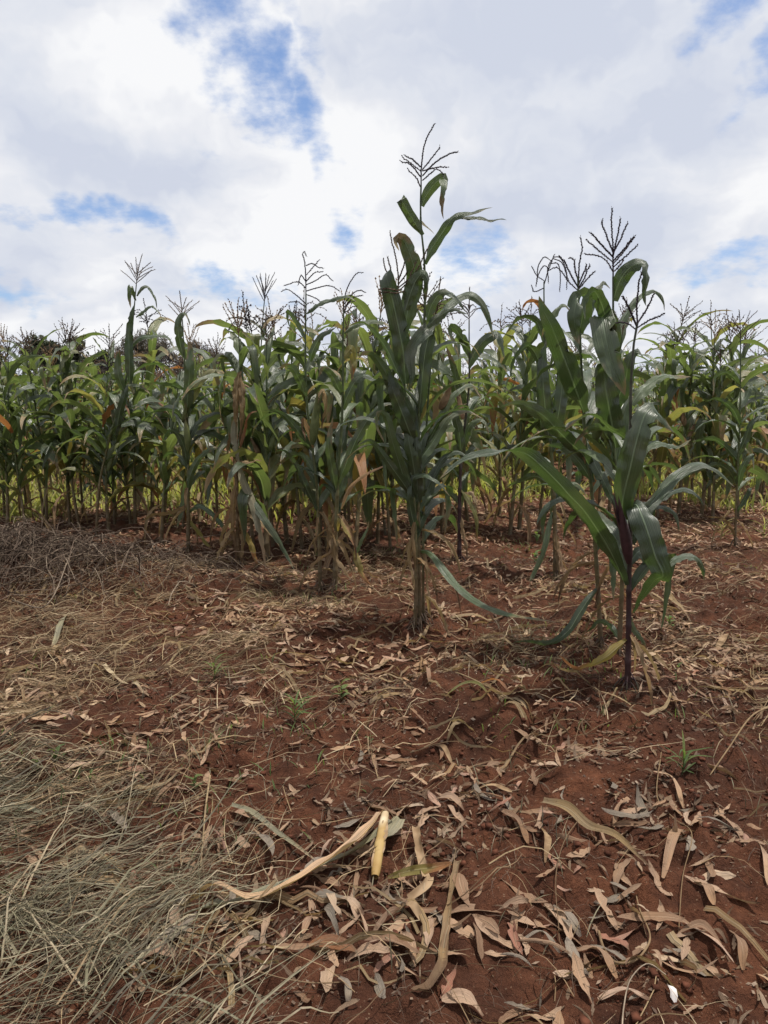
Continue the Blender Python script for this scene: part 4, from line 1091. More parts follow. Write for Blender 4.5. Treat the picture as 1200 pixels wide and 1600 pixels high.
hero('tall maize plant with flag leaves and open tassel above the brush heap',
     [(150, 838, 0), (155, 760, 0), (170, 690, 0), (190, 620, 0), (203, 560, 0), (208, 500, 0), (213, 445, 0)], 0.016,
     [(5.5, 'green', [(211, 470, 0, 40), (206, 455, -.02, 40), (203, 448, -.04, 20), (202, 462, -.06, 15), (204, 482, -.06, 20)]),
      (4.5, 'green', [(213, 462, 0, 40), (222, 450, 0, 40), (232, 448, 0, 55), (240, 462, 0, 40), (246, 482, 0, 30)]),
      (4.5, 'green', [(212, 495, 0, 40), (226, 485, 0, 50), (238, 478, 0, 50), (246, 486, 0, 50), (252, 498, 0, 40)]),
      (9, 'green', [(203, 600, -.02, 20), (202, 560, -.05, 0), (202, 520, -.06, 0), (206, 490, -.05, 15), (212, 474, -.04, 40)], {'p': 3.5}),
      (8, 'green', [(198, 620, 0, 30), (186, 590, -.05, 10), (184, 560, -.07, 10), (188, 545, -.08, 40)], {'p': 4}),
      (7, 'green', [(205, 540, 0, 40), (218, 528, -.04, 45), (235, 525, -.08, 55), (262, 528, -.1, 55), (275, 545, -.12, 50)]),
      (8, 'green', [(180, 680, 0, 30), (188, 640, -.06, 10), (196, 615, -.08, 10), (200, 600, -.08, 40)], {'p': 4}),
      (6.5, 'green', [(165, 715, -.01, 40), (140, 690, -.06, 40), (110, 672, -.1, 45), (90, 668, -.13, 50), (68, 672, -.15, 55)], {'p': 3}),
      ],
     {'L': 0.30, 'nb': 11, 'style': 'open', 'mat': 'tassel'}, [], extra=[(.5, 90, .7, .08, 60, -60, 'green'), (.4, 0, .7, .08, 60, -60, 'field'), (.3, 180, .7, .08, 60, -60, 'field'), (.6, 60, .6, .07, 60, -60, 'green'), (.35, -90, .7, .07, 60, -60, 'green')], seed=43)

hero('maize pair with black-brown feet standing right of the tall plant',
     [(718, 880, 0), (718, 800, 0), (720, 730, 0), (727, 660, 0), (733, 600, 0), (733, 540, 0), (733, 500, 0)], 0.022,
     [(8, 'green', [(722, 720, -.02, 20), (718, 680, -.05, 10), (712, 650, -.06, 10), (716, 632, -.06, 40), (730, 630, -.06, 55)], {'p': 4}),
      (7, 'green', [(722, 700, 0, 30), (735, 665, -.04, 35), (752, 655, -.08, 50), (765, 680, -.1, 45)]),
      (7, 'green', [(728, 640, 0, 30), (715, 600, -.04, 25), (704, 560, -.07, 25), (698, 540, -.08, 40)], {'p': 3.5}),
      (9, 'green', [(731, 575, -.01, 40), (742, 550, -.04, 20), (760, 530, -.07, 10), (778, 524, -.09, 40), (786, 540, -.1, 55), (790, 560, -.1, 50)], {'p': 4}),
      (8, 'green', [(733, 560, 0, 30), (722, 530, -.03, 20), (712, 515, -.05, 20), (704, 512, -.06, 50), (712, 540, -.08, 50), (716, 560, -.08, 40)]),
      (5, 'yellow', [(721, 765, -.01, 40), (732, 780, -.05, 30), (742, 800, -.08, 30), (746, 830, -.09, 40), (748, 852, -.09, 50)]),
      (5, 'dry', [(722, 770, .02, 30), (740, 772, -.02, 50), (744, 810, -.03, 50)], {'rip': .12}),
      (6, 'green', [(720, 790, 0, 30), (700, 770, .05, 40), (680, 775, .08, 50), (666, 800, .1, 50)]),
      (5, 'dry', [(719, 800, 0, 30), (726, 840, -.03, 50), (732, 875, -.04, 40)], {'rip': .15}),
      ],
     {'L': 0.27, 'nb': 9, 'style': 'droop', 'mat': 'tassel'}, [((724, 655), (715, 615), -.05, 2.4, 'husk_dry', True)], stalkmat='stalk_purple', extra=[(.5, 90, .7, .08, 60, -60, 'field'), (.6, 30, .7, .08, 60, -60, 'green'), (.7, 160, .6, .07, 60, -50, 'green')], seed=47)

hero('slender lone maize plant near the right border with an open tassel',
     [(1148, 862, 0), (1150, 800, 0), (1153, 730, 0), (1156, 650, 0), (1157, 580, 0), (1157, 530, 0)], 0.012,
     [(7, 'green', [(1156, 665, -.01, 30), (1148, 645, -.05, 15), (1135, 630, -.08, 20), (1118, 624, -.1, 45), (1100, 626, -.12, 60)]),
      (6, 'green', [(1155, 640, 0, 30), (1165, 622, .03, 20), (1174, 606, .05, 30), (1182, 612, .05, 50), (1180, 635, .05, 50)]),
      (6, 'green', [(1156, 605, 0, 40), (1145, 588, -.03, 25), (1132, 582, -.05, 30), (1120, 590, -.06, 50), (1112, 620, -.08, 50)]),
      (7, 'green', [(1154, 710, 0, 30), (1165, 685, -.04, 25), (1175, 660, -.06, 25), (1186, 650, -.08, 50), (1200, 660, -.1, 50)]),
      (6.5, 'green', [(1153, 760, -.01, 30), (1158, 735, -.04, 15), (1170, 716, -.06, 15), (1178, 710, -.07, 50), (1176, 735, -.08, 50)]),
      (6.5, 'green', [(1152, 760, 0, 30), (1138, 735, -.04, 30), (1120, 727, -.07, 40), (1090, 735, -.1, 40), (1062, 752, -.12, 40)]),
      (5, 'green', [(1150, 800, 0, 30), (1160, 785, -.04, 30), (1172, 765, -.06, 30), (1164, 795, -.08, 40)], {'rip': .1}),
      (4, 'dry', [(1148, 840, 0, 30), (1138, 820, -.04, 50), (1125, 810, -.08, 50), (1100, 805, -.1, 50)], {'rip': .1}),
      (8, 'green', [(1153, 720, 0, 30), (1135, 700, .06, 40), (1110, 685, .1, 45), (1080, 690, .14, 50)]),
      ],
     {'L': 0.26, 'nb': 11, 'style': 'open', 'mat': 'tassel'}, [], extra=[(.5, 90, .7, .08, 60, -60, 'green'), (.65, 60, .6, .07, 60, -50, 'field'), (.8, 120, .5, .06, 60, -40, 'green')], seed=53)
# ------------------------------------------------------------------ the rest of the field
rngf = np.random.default_rng(77)
PROTO = []
for i in range(14):
    PROTO.append(maize(np.random.default_rng(900 + i), H=2.2, dryness=(0.18, 0.30, 0.12)[i % 3], ears=(1, 1, 2)[i % 3], tmat=(None, 'tassel_dark', None, 'tassel_tan', None)[i % 5],
                       ear_husk='husk_dry' if i % 4 == 1 else 'husk', r0=0.018 + 0.003 * (i % 3)))
proto_used = [False] * len(PROTO)


def place(x, y, H, lab, grp, k=None, lean=0.055, rz=None):
    k = int(rngf.integers(0, len(PROTO))) if k is None else k
    if not proto_used[k]:
        o = PROTO[k]; proto_used[k] = True
    else:
        o = copy_tree(PROTO[k])
    o.location = (x, y, float(g_full(x, y)))
    o.rotation_euler = (rngf.normal(0, lean), rngf.normal(0, lean), rngf.random() * 6.28 if rz is None else rz)
    s = H / 2.2
    o.scale = (s * rngf.uniform(0.92, 1.1), s * rngf.uniform(0.92, 1.1), s)
    tag(o, lab, 'maize plant', grp)
    return o


# second rank: plants whose feet can be seen, placed at those feet (foot px, top px)
SECOND = [((602, 838), 500, 'thin dark maize stalk behind and left of the tall plant, its foot showing'),
          ((617, 842), 470, 'maize stalk with leaning dark foot just left of the tall plant, set back'),
          ((590, 852), 520, 'leaning maize stalk between the fan-leaved plant and the tall plant, set back'),
          ((692, 806), 520, 'maize plant in the gap between the tall plant and the black-footed pair, set back'),
          ((797, 836), 455, 'maize stalk alone on the open litter between the black-footed pair and the dark clump'),
          ((811, 829), 470, 'thinner of two maize stalks on the open litter left of the dark clump'),
          ((1108, 792), 470, 'maize plant with reddish stalk left of the lone plant at the right border'),
          ((1126, 780), 500, 'maize plant close behind the reddish stalk near the right border'),
          ((1186, 775), 500, 'maize plant cut by the right border at mid height'),
          ((936, 800), 480, 'maize plant seen between the stalks of the right-hand cluster, set back'),
          ((952, 812), 470, 'second maize plant glimpsed through the right-hand cluster, set back'),
          ((545, 812), 450, 'maize plant behind the fan-leaved plant, foot in the litter'),
          ((570, 800), 470, 'maize plant behind the gap right of the fan-leaved plant'),
          ((447, 806), 470, 'maize plant behind the gap between the withered and long-eared plants'),
          ((515, 800), 480, 'maize plant hidden partly by the long-eared plant'),
          ((340, 826), 520, 'maize plant left behind the withered broken-topped plant'),
          ((318, 812), 500, 'maize plant between the two-eared and the withered plant, set back'),
          ((255, 822), 540, 'maize plant with yellowing lower leaves left of the two-eared plant'),
          ((212, 826), 530, 'maize plant with a dry hanging ear right of the tall flag-leaved plant'),
          ((108, 815), 500, 'maize plant rising from behind the brush heap, second from the left border'),
          ((70, 812), 560, 'maize plant behind the left part of the brush heap'),
          ((42, 808), 545, 'maize plant behind the brush heap next to the left border'),
          ((8, 812), 560, 'maize plant cut by the left border behind the brush heap'),
          ((180, 812), 500, 'maize plant just right of the foot of the tall flag-leaved plant'),
          ((130, 806), 500, 'maize plant just left of the foot of the tall flag-leaved plant')]
taken = []
for (c, top, lab) in SECOND:
    b = at(*c)
    Ht = float(on_plane(c[0], top, b[1])[2] - b[2])
    place(b[0], b[1], min(max(Ht, 1.9), 2.75), lab, 'maize plants of the second rank')
    taken.append((b[0], b[1]))
for o in [o for o in COL.objects if o.name.startswith('maize_plant') and o.parent is None]:
    taken.append((o.location.x, o.location.y))


for (n_, xa, xb, ya, yb, ta, tb, wh) in [(16, 385, 650, 828, 885, 405, 500, 'crowded between the withered plant and the tall middle plant'),
                                         (12, 0, 345, 820, 850, 515, 600, 'crowded behind the brush heap'),
                                         (9, 1000, 1200, 775, 815, 465, 540, 'crowded near the right border behind the lone slender plant'),
                                         (5, 690, 860, 800, 835, 450, 530, 'around the open litter left of the dark clump')]:
    for i in range(n_):
        b = at(xa + (xb - xa) * (i + rngf.random()) / n_, rngf.uniform(ya, yb))
        if any((b[0] - a_) ** 2 + (b[1] - b_) ** 2 < 0.03 for a_, b_ in taken):
            continue
        Ht = float(on_plane(600, rngf.uniform(ta, tb), b[1])[2] - b[2])
        place(b[0], b[1], Ht, 'leafy second-rank maize plant ' + wh, 'second-rank maize plants ' + wh)
        taken.append((b[0], b[1]))


def limit_y(x, y):
    """front edge of the standing crop: nearer on the left, farther in the middle and on the right"""
    px = 600 + x / max(y, 0.1) * FPX
    return np.interp(px, [-400, 0, 350, 480, 620, 700, 850, 1000, 1200, 1600], [8.2, 8.2, 8.2, 8.7, 9.4, 10.6, 10.8, 11.4, 10.8, 10.0])


cand = []
rows = np.arange(8.2, 46, 0.80)
for yr in rows:
    n = int((1.25 * yr + 5) / 0.46)
    xs = np.linspace(-(0.62 * yr + 2.5), 0.62 * yr + 2.5, n) + rngf.normal(0, 0.10, n)
    ys = yr + rngf.normal(0, 0.14, n)
    keep = rngf.random(n) < (0.55 if yr < 15 else 0.75)
    for x, y in zip(xs[keep], ys[keep]):
        if y < limit_y(x, y):
            continue
        if any((x - a) ** 2 + (y - b) ** 2 < 0.14 for a, b in taken):
            continue
        cand.append((x, y))
cand = np.array(cand)
order = np.argsort(cand[:, 1])
cand = cand[order]
inview = np.abs(cand[:, 0]) < 0.535 * cand[:, 1] + 0.15
near_idx = np.where(inview)[0][:215]
is_near = np.zeros(len(cand), bool); is_near[near_idx] = True


def zone(x, y):
    px = 600 + x / y * FPX
    rank = 'third' if y < 9.9 else ('fourth' if y < 11.5 else 'deeper')
    if px < 390:
        side = 'between the left border and the withered plant'
    elif px < 660:
        side = 'between the withered plant and the tall middle plant'
    elif px < 860:
        side = 'in the gap right of the tall middle plant'
    else:
        side = 'behind and right of the right-hand cluster'
    return 'green maize plant of the %s rows, %s' % (rank, side), 'maize plants of the %s rows %s' % (rank, side)


for x, y in cand[is_near]:
    lab, grp = zone(x, y)
    H = np.clip(rngf.normal(2.02, 0.36), 1.25, 2.85)
    place(x, y, H, lab, grp)
for k, used in enumerate(proto_used):
    if not used:
        for ch in list(PROTO[k].children_recursive):
            bpy.data.objects.remove(ch)
        bpy.data.objects.remove(PROTO[k])


# far rows: one mass
def low_plant(rng):
    q = Q()
    V, F, U = tube(np.array([[0, 0, 0], [0.01, 0, 0.7], [0.02, 0.01, 1.4], [0.03, 0.0, 1.95]]), np.array([0.014, 0.012, 0.009, 0.005]), 4)
    q.add(V, F, U, 0.3)
    phi = rng.random() * 6.28
    for i in range(11):
        f = 0.16 + 0.79 * i / 11
        g = math.sin(math.pi * min(1, 0.25 + 0.72 * f))
        kink = rng.uniform(0.3, 0.6) if rng.random() < 0.3 else None
        d = gen_leaf(rng, np.array([0.02 * f, 0, 1.95 * f]), phi + math.pi * (i % 2) + rng.normal(0, 0.5), rng.uniform(0.7, 1.0) * (0.55 + 0.5 * g), rng.uniform(0.095, 0.145), rng.uniform(52, 75), rng.uniform(-80, -20), 1.4, kink, 100, rng.normal(0, 0.3), rng.normal(0, 0.7), 8, 2, 0.05, 3)
        q.add(*d, rng.random())
    lf = q.arrays()
    q = Q()
    for i in range(9):
        a = i * 2.4; th = 0.15 + 0.5 * rng.random() if i else 0.02
        t = np.linspace(0, 1, 4)[:, None]
        C = np.array([0.03, 0, 1.9]) + t * 0.28 * np.array([math.sin(th) * math.cos(a), math.sin(th) * math.sin(a), math.cos(th)]) - np.array([0, 0, 1]) * t ** 2 * rng.uniform(0, 0.1)
        V, F, U = tube(C, np.array([0.004, 0.006, 0.006, 0.003]), 3)
        q.add(V, F, U, rng.random())
    return lf, q.arrays()


LOW = [low_plant(np.random.default_rng(300 + i)) for i in range(8)]
qa, qb = Q(), Q()
for x, y in cand[~is_near]:
    (A, B) = LOW[int(rngf.integers(0, 8))]
    a = rngf.random() * 6.28; s = rngf.normal(0.86, 0.14)
    ca, sa = math.cos(a), math.sin(a)
    Rm = np.array([[ca, -sa, 0], [sa, ca, 0], [0, 0, 1]]) * s
    o = np.array([x, y, float(g_macro(x, y)) - 0.02])
    r = rngf.random()
    qa.add(A[0] @ Rm.T + o, A[1], A[2], A[3] + r)
    qb.add(B[0] @ Rm.T + o, B[1], B[2], B[3] * 0.4 + r)
far_field = link('maize_field', qa.mesh('maize_field', M['field']))
tag(far_field, 'far rows of maize merging into one green mass', 'maize field', kind='stuff')
ft = link('tassels', qb.mesh('tassels', M['tassel']), far_field)
ft['kind'] = 'stuff'

# weeds under the crop
def sprig_field(n, rng, xlo, xhi, ylo, yhi, hmin, hmax, wd, dens=None, k=4):
    x = rng.uniform(xlo, xhi, n); y = rng.uniform(ylo, yhi, n)
    if dens is not None:
        m = rng.random(n) < dens(x, y); x, y = x[m], y[m]
    n = len(x)
    h = rng.uniform(hmin, hmax, n); a = rng.random(n) * 6.28; ln = rng.uniform(0.2, 1.2, n)
    s = np.linspace(0, 1, k)
    hx, hy = np.cos(a), np.sin(a)
    C = np.stack([x[:, None] + hx[:, None] * h[:, None] * ln[:, None] * s ** 1.5, y[:, None] + hy[:, None] * h[:, None] * ln[:, None] * s ** 1.5,
                  g_full(x, y)[:, None] + h[:, None] * (s - 0.35 * ln[:, None] * s ** 2)], -1)
    S = np.stack([-hy, hx, np.zeros(n)], -1)
    w = wd * rng.uniform(0.6, 1.4, n)[:, None] * np.sin(np.pi * (0.15 + 0.85 * s))[None, :]
    V = np.stack([C - S[:, None, :] * w[..., None], C + S[:, None, :] * w[..., None]], 2)
    F = (np.arange(n)[:, None, None] * (2 * k) + strip_faces(k - 1, 1)[None]).reshape(-1, 4)
    U = np.broadcast_to(np.stack(np.broadcast_arrays(np.array([0.3, 0.7])[None, :], s[:, None]), -1)[None], (n, k, 2, 2))
    return V.reshape(-1, 3), F, U.reshape(-1, 2), np.repeat(rng.random(n), 2 * k)


rw = np.random.default_rng(8)


def weed_dens(x, y):
    px = 600 + x / y * FPX
    lim = np.interp(px, [-400, 0, 350, 480, 620, 700, 850, 1000, 1200, 1600], [7.6, 7.6, 7.7, 8.5, 9.0, 9.4, 10.0, 10.0, 8.8, 8.4])
    return (np.abs(x) < 0.6 * y + 1) * np.clip((y - lim) / 1.0, 0, 1) * np.clip(0.6 + 2.4 * vnoise(x * 0.9 + 3, y * 0.9), 0, 1)


V, F, U, T = sprig_field(150000, rw, -18, 18, 7.8, 28, 0.06, 0.40, 0.011, weed_dens)
weeds = link('weeds', mesh_from('weeds', V, F, U, T, M['weed_lit']))
tag(weeds, 'low yellow-green weeds growing under the maize rows', 'weeds', kind='stuff')
# ------------------------------------------------------------------ trees beyond the field and the shade tree above the viewer
def make_tree(name, label, base, H, rad, seed, nclump, nleaf, leaf, mat, trunk_r, crown_z=0.55, limbs=7, group=None, squash=0.8, lean=(0, 0), fine=False):
    rng = np.random.default_rng(seed)
    root = link(name, None); root.location = base
    tag(root, label, 'tree', group)
    top = np.array([lean[0], lean[1], H * 0.8])
    q = Q()
    trunk = np.array([[0, 0, -0.2], [lean[0] * .15, lean[1] * .15, H * .25], [lean[0] * .5, lean[1] * .5, H * .5], top])
    V, F, U = tube(catmull(trunk, 14), np.linspace(trunk_r, trunk_r * 0.25, 15), 8); q.add(V, F, U)
    cc = np.array([lean[0], lean[1], H * crown_z + H * (1 - crown_z) * 0.45])
    cl = []
    for i in range(nclump):
        d = unit(rng.normal(0, 1, 3)) * rng.random() ** 0.45
        cl.append(cc + d * np.array([rad, rad, H * (1 - crown_z) * 0.55 * squash]))
    cl = np.array(cl)
    for i in range(limbs):
        c = cl[int(rng.integers(0, nclump))]
        f = rng.uniform(0.4, 0.85)
        st = np.array([np.interp(f, [0, .3, .62, 1], trunk[:, j]) for j in range(3)])
        V, F, U = tube(catmull(np.array([st, (st + c) / 2 + np.array([0, 0, 0.1 * H * rng.random()]), c]), 8), np.linspace(trunk_r * 0.35, trunk_r * 0.06, 9), 5)
        q.add(V, F, U)
    link('trunk', q.mesh('trunk', M['bark']), root)
    n = nclump * nleaf
    ctr = np.repeat(cl, nleaf, 0)
    sz = rad * (0.30 if nclump > 30 else 0.36)
    off = unit(rng.normal(0, 1, (n, 3))) * (rng.random((n, 1)) ** 0.5) * sz * rng.uniform(0.5, 1.3, (nclump, 1)).repeat(nleaf, 0)
    C = ctr + off * np.array([1, 1, 0.75])
    T = unit(rng.normal(0, 1, (n, 3)) + np.array([0, 0, -0.5 if not fine else 0.8])); S = unit(np.cross(T, rng.normal(0, 1, (n, 3))))
    l = leaf * rng.uniform(0.6, 1.4, (n, 1)); w = l * (0.22 if not fine else 0.06)
    V = np.stack([C - T * l * .5, C + S * w, C + T * l * .5, C - S * w], 1).reshape(-1, 3)
    cr = link('crown', mesh_from('crown', V, np.arange(4 * n).reshape(-1, 4), np.zeros((4 * n, 2)), np.repeat(rng.random(n), 4), mat, False), root)
    return root


def far_at(px, d):
    x = (px - 600) / FPX * d
    return (x, d, float(g_macro(x, d)))


make_tree('broadleaf_tree', 'dark rounded tree behind the maize near the left border', far_at(98, 38), 4.6, 1.5, 61, 34, 260, 0.22, M['tree'], 0.16, 0.35, group='trees beyond the maize field')
make_tree('broadleaf_tree', 'brownish half-bare tree behind the tall flag-leaved maize plant', far_at(238, 40), 5.0, 1.6, 62, 30, 240, 0.34, M['tree_brown'], 0.16, 0.3, group='trees beyond the maize field', fine=True)
make_tree('broadleaf_tree', 'low brownish bare-twigged tree right of the half-bare one', far_at(318, 42), 4.4, 1.7, 63, 26, 220, 0.34, M['tree_brown'], 0.14, 0.3, group='trees beyond the maize field', fine=True)
make_tree('broadleaf_tree', 'small dark tree between the rounded tree and the half-bare one', far_at(160, 41), 4.0, 1.3, 64, 22, 240, 0.22, M['tree'], 0.14, 0.3, group='trees beyond the maize field')

# ------------------------------------------------------------------ ground litter
rl = np.random.default_rng(123)


def strands(P0, yaw, L, width, k=6, curv=0.6, lift0=0.004, arch=0.03, rng=rl, drop=True, wig=0.0):
    """thin flat stems lying over the ground, each a bent ribbon of two crossed sides"""
    n = len(P0)
    s = np.linspace(0, 1, k)
    cu = rng.normal(0, curv, n)
    ya = yaw[:, None] + cu[:, None] * (s - 0.5)[None, :] + wig * np.cumsum(rng.normal(0, 1, (n, k)), 1) / math.sqrt(k)
    step = (L / (k - 1))[:, None]
    x = P0[:, 0:1] + np.cumsum(np.cos(ya) * step, 1) - (np.cos(yaw) * L * 0.5)[:, None]
    y = P0[:, 1:2] + np.cumsum(np.sin(ya) * step, 1) - (np.sin(yaw) * L * 0.5)[:, None]
    lift = lift0 + rng.random(n)[:, None] * arch * 4 * (s * (1 - s))[None, :] + (rng.random(n) ** 3)[:, None] * arch * 1.5 * s[None, :]
    if P0.shape[1] > 2:
        lift = lift + P0[:, 2:3]
    z = g_full(x, y) + lift
    C = np.stack([x, y, z], -1)
    roll = rng.random(n) * 3.14
    S = np.stack([-np.sin(ya) * np.cos(roll)[:, None], np.cos(ya) * np.cos(roll)[:, None], np.broadcast_to(np.sin(roll)[:, None], ya.shape)], -1)
    w = (width * 0.5)[:, None] * (1 - 0.75 * s[None, :] ** 2)
    V = np.stack([C - S * w[..., None], C + S * w[..., None]], 2)
    F = (np.arange(n)[:, None, None] * (2 * k) + strip_faces(k - 1, 1)[None]).reshape(-1, 4)
    U = np.broadcast_to(np.stack(np.broadcast_arrays(np.array([0.3, 0.7])[None, :], s[:, None]), -1)[None], (n, k, 2, 2))
    return V.reshape(-1, 3), F, U.reshape(-1, 2), np.repeat(rng.random(n), 2 * k)


def px_scatter(n, x0, x1, y0, y1, rng=rl, poly=None, fade=None):
    """random ground points spread evenly over an area of ground seen between these picture limits (by area of ground)"""
    out = []
    a = at(0, y1)[1]; b = at(0, y0)[1]
    while len(out) < n:
        d = rng.uniform(a, b, 4000)
        px = rng.uniform(x0, x1, 4000)
        keep = rng.random(4000) < (d / b)
        d, px = d[keep], px[keep]
        x = (px - 600) / FPX * d * 1.02
        t = np.ones(len(d), bool)
        if fade is not None:
            t = rng.random(len(d)) < fade(x, d, px)
        out += list(zip(x[t], d[t]))
    return np.array(out[:n])


def stuff(name, V, F, U, T, mat, label, cat, smooth=True):
    o = link(name, mesh_from(name, V, F, U, T, mat, smooth))
    return tag(o, label, cat, kind='stuff')


def py_of(y):
    """picture row of a ground point at distance y"""
    z = g_macro(0 * y, y) - 1.5
    a = (y * math.sin(PITCH) + z * math.cos(PITCH)) / (y * math.cos(PITCH) - z * math.sin(PITCH))
    return 800 - FPX * a


# grey-green hay swept into the near left corner
def hay_f(x, y, px):
    py = py_of(y)
    edge = np.interp(py, [1200, 1260, 1340, 1420, 1500, 1600], [40, 220, 400, 330, 330, 470])
    return np.clip((edge - px) / 150, 0, 1) * np.clip((py - 1190) / 70, 0, 1)


CL = px_scatter(115, -500, 520, 1200, 1750, fade=hay_f)
P0, yaw = [], []
for c in CL:
    d = rl.normal(0.75, 0.45) if rl.random() < 0.75 else rl.random() * 3.14
    k = int(rl.integers(8, 30)); top = rl.random() ** 1.5 * 0.06
    P0.append(np.column_stack([c[0] + rl.normal(0, .07, k), c[1] + rl.normal(0, .07, k), top + rl.random(k) * 0.03]))
    yaw.append(d + rl.normal(0, 0.22, k))
P0 = np.concatenate(P0); yaw = np.concatenate(yaw)
stuff('hay', *strands(P0, yaw, rl.uniform(0.15, 0.65, len(P0)), 0.0013 + 0.0052 * rl.random(len(P0)) ** 3, 8, 0.7, 0.006, 0.06, wig=0.12), M['hay'], 'grey-green cut grass lying matted in the near left corner', 'hay')


# tan straw over the left half and scattered elsewhere
def straw_f(x, y, px):
    py = py_of(y)
    left = np.clip((560 - px) / 260, 0.0, 1)
    band = np.clip((py - 870) / 40, 0, 1) * np.clip((1340 - py) / 80, 0.15, 1)
    patch = np.clip(0.55 + 2.0 * vnoise(x * 2.3 + 9, y * 2.3), 0.12, 1)
    return np.maximum(left * band, 0.10 + 0.25 * (vnoise(x * 1.7, y * 1.7 + 4) > 0.08)) * patch


P0 = px_scatter(9000, -400, 1500, 870, 1700, fade=straw_f)
yaw = np.where(rl.random(len(P0)) < 0.5, rl.normal(0.25, 0.35, len(P0)), rl.random(len(P0)) * 3.14)
P0 = np.column_stack([P0, rl.random(len(P0)) ** 2 * 0.03])
stuff('straw', *strands(P0, yaw, rl.uniform(0.06, 0.34, len(P0)), rl.uniform(0.0016, 0.0045, len(P0)), 6, 0.8, 0.004, 0.035), M['straw'], 'loose tan straw strewn over the soil', 'straw')

# fine rootlets, stubble and dead grass tufts
def root_f(x, y, px):
    return np.clip(0.25 + 3.0 * vnoise(x * 2.0 + 31, y * 2.0 + 8), 0.02, 1)


P0 = px_scatter(17000, -400, 1600, 860, 1700, fade=root_f)
stuff('rootlets', *strands(P0, rl.random(len(P0)) * 6.28, rl.uniform(0.03, 0.13, len(P0)), rl.uniform(0.0008, 0.0022, len(P0)), 5, 1.6, 0.002, 0.03, wig=0.4), M['root'], 'fine dark rootlets and crumbs of dead grass on the soil', 'rootlets')

V, F, U, T = sprig_field(5200, rl, -2.6, 2.6, 1.7, 6.5, 0.03, 0.12, 0.0016, lambda x, y: np.clip(-0.05 + 2.6 * vnoise(x * 2.2 + 14, y * 2.2 + 5) + 0.35 * gauss(x, y, -0.55, 3.0, 0.45, 0.7), 0, 1), 4)
stuff('dry_stubble', V, F, U, T, M['hay'], 'short dry grass stubble standing in tufts', 'stubble')
V, F, U, T = sprig_field(9000, rl, -2.6, 3.2, 1.9, 8, 0.02, 0.075, 0.0028, lambda x, y: 0.9 * (vnoise(x * 1.5 + 50, y * 1.5 + 20) > 0.20) * (vnoise(x * 6, y * 6) > 0.05) + 0.7 * gauss(x, y, -0.5, 3.05, 0.28, 0.5) + 0.6 * gauss(x, y, -0.7, 2.5, 0.18, 0.25), 4)
stuff('green_grass', V, F, U, T, M['weed'], 'thin green grass blades sprouting between the straw', 'grass')

# torn strips of dry maize leaf
P0 = px_scatter(700, -300, 1500, 880, 1700, fade=lambda x, y, px: np.clip(0.3 + 2.4 * vnoise(x * 2.1 + 5, y * 2.1 + 33), 0.03, 1))
V, F, U, T = strands(P0, rl.random(len(P0)) * 6.28, rl.uniform(0.10, 0.42, len(P0)), rl.uniform(0.006, 0.026, len(P0)), 9, 1.0, 0.006, 0.03, wig=0.25)
stuff('maize_trash', V, F, U, T, M['dry'], 'torn strips of dry maize leaf strewn on the soil', 'maize trash')

# soil crumbs
n = 9500
P0 = px_scatter(n, -200, 1400, 960, 1700, fade=lambda x, y, px: np.clip(0.4 + 2.5 * vnoise(x * 3 + 4, y * 3 + 60), 0.03, 1))
oc = np.array([[1, 0, 0], [0, 1, 0], [-1, 0, 0], [0, -1, 0]], float)
cube = np.array([[x, y, z] for z in (-1, 1) for (x, y) in ((-1, -1), (1, -1), (1, 1), (-1, 1))], float)
cf = np.array([[0, 3, 2, 1], [4, 5, 6, 7], [0, 1, 5, 4], [1, 2, 6, 5], [2, 3, 7, 6], [3, 0, 4, 7]])
sz = 0.002 + 0.013 * rl.random(n) ** 5
jit = cube[None] * (0.35 + 0.65 * rl.random((n, 8, 3))) * np.array([1.0, 1.0, 0.65]) * sz[:, None, None]
V = jit + np.column_stack([P0, g_full(P0[:, 0], P0[:, 1]) + sz * 0.3])[:, None, :]
stuff('soil_crumbs', V.reshape(-1, 3), (np.arange(n)[:, None, None] * 8 + cf[None]).reshape(-1, 4), np.zeros((n * 8, 2)), np.repeat(rl.random(n), 8), M['clod'], 'loose crumbs and small clods of red soil', 'soil crumbs', False)


# fallen eucalyptus leaves: sickle-shaped, curled
def fallen_leaf_arrays(rng, L=0.12, w=0.022, n=10, m=2):
    s = np.linspace(0, 1, n + 1)
    sick = rng.normal(0, 0.9)
    ya = sick * (s - 0.5)
    el_ = rng.normal(0, 0.12) + rng.normal(0, 0.7) * (s - 0.5) + 0.22 * np.sin(s * 6 + rng.random() * 6)
    T = np.stack([np.cos(ya) * np.cos(el_), np.sin(ya) * np.cos(el_), np.sin(el_)], -1)
    C = np.concatenate([[np.zeros(3)], np.cumsum((T[1:] + T[:-1]) / 2 * L / n, 0)])
    C -= C.mean(0)
    S = unit(np.cross(np.tile([0, 0, 1.0], (n + 1, 1)), T)); N = np.cross(T, S)
    tw = rng.normal(0, 0.35) + rng.normal(0, 1.0) * (s - 0.5)
    S2 = S * np.cos(tw)[:, None] + N * np.sin(tw)[:, None]; N2 = N * np.cos(tw)[:, None] - S * np.sin(tw)[:, None]
    prof = np.sin(np.pi * np.clip(s * 0.93 + 0.05, 0, 1)) ** 0.75 * (1 - 0.25 * s)
    prof[0] = 0.06; prof[-1] = 0.03
    V, F, U = blade(C, S2, N2, w * prof, m, np.full(n + 1, rng.normal(0.2, 0.4)), 0.05, 2.0, rng.random(), 0.5)
    V[:, 2] -= np.percentile(V[:, 2], 12)
    return V, F, U


LEAFLIB = [fallen_leaf_arrays(np.random.default_rng(500 + i), 0.135 * (0.6 + 0.09 * (i % 9)), 0.018 + 0.0028 * (i % 7)) for i in range(26)]
LMESH = {}


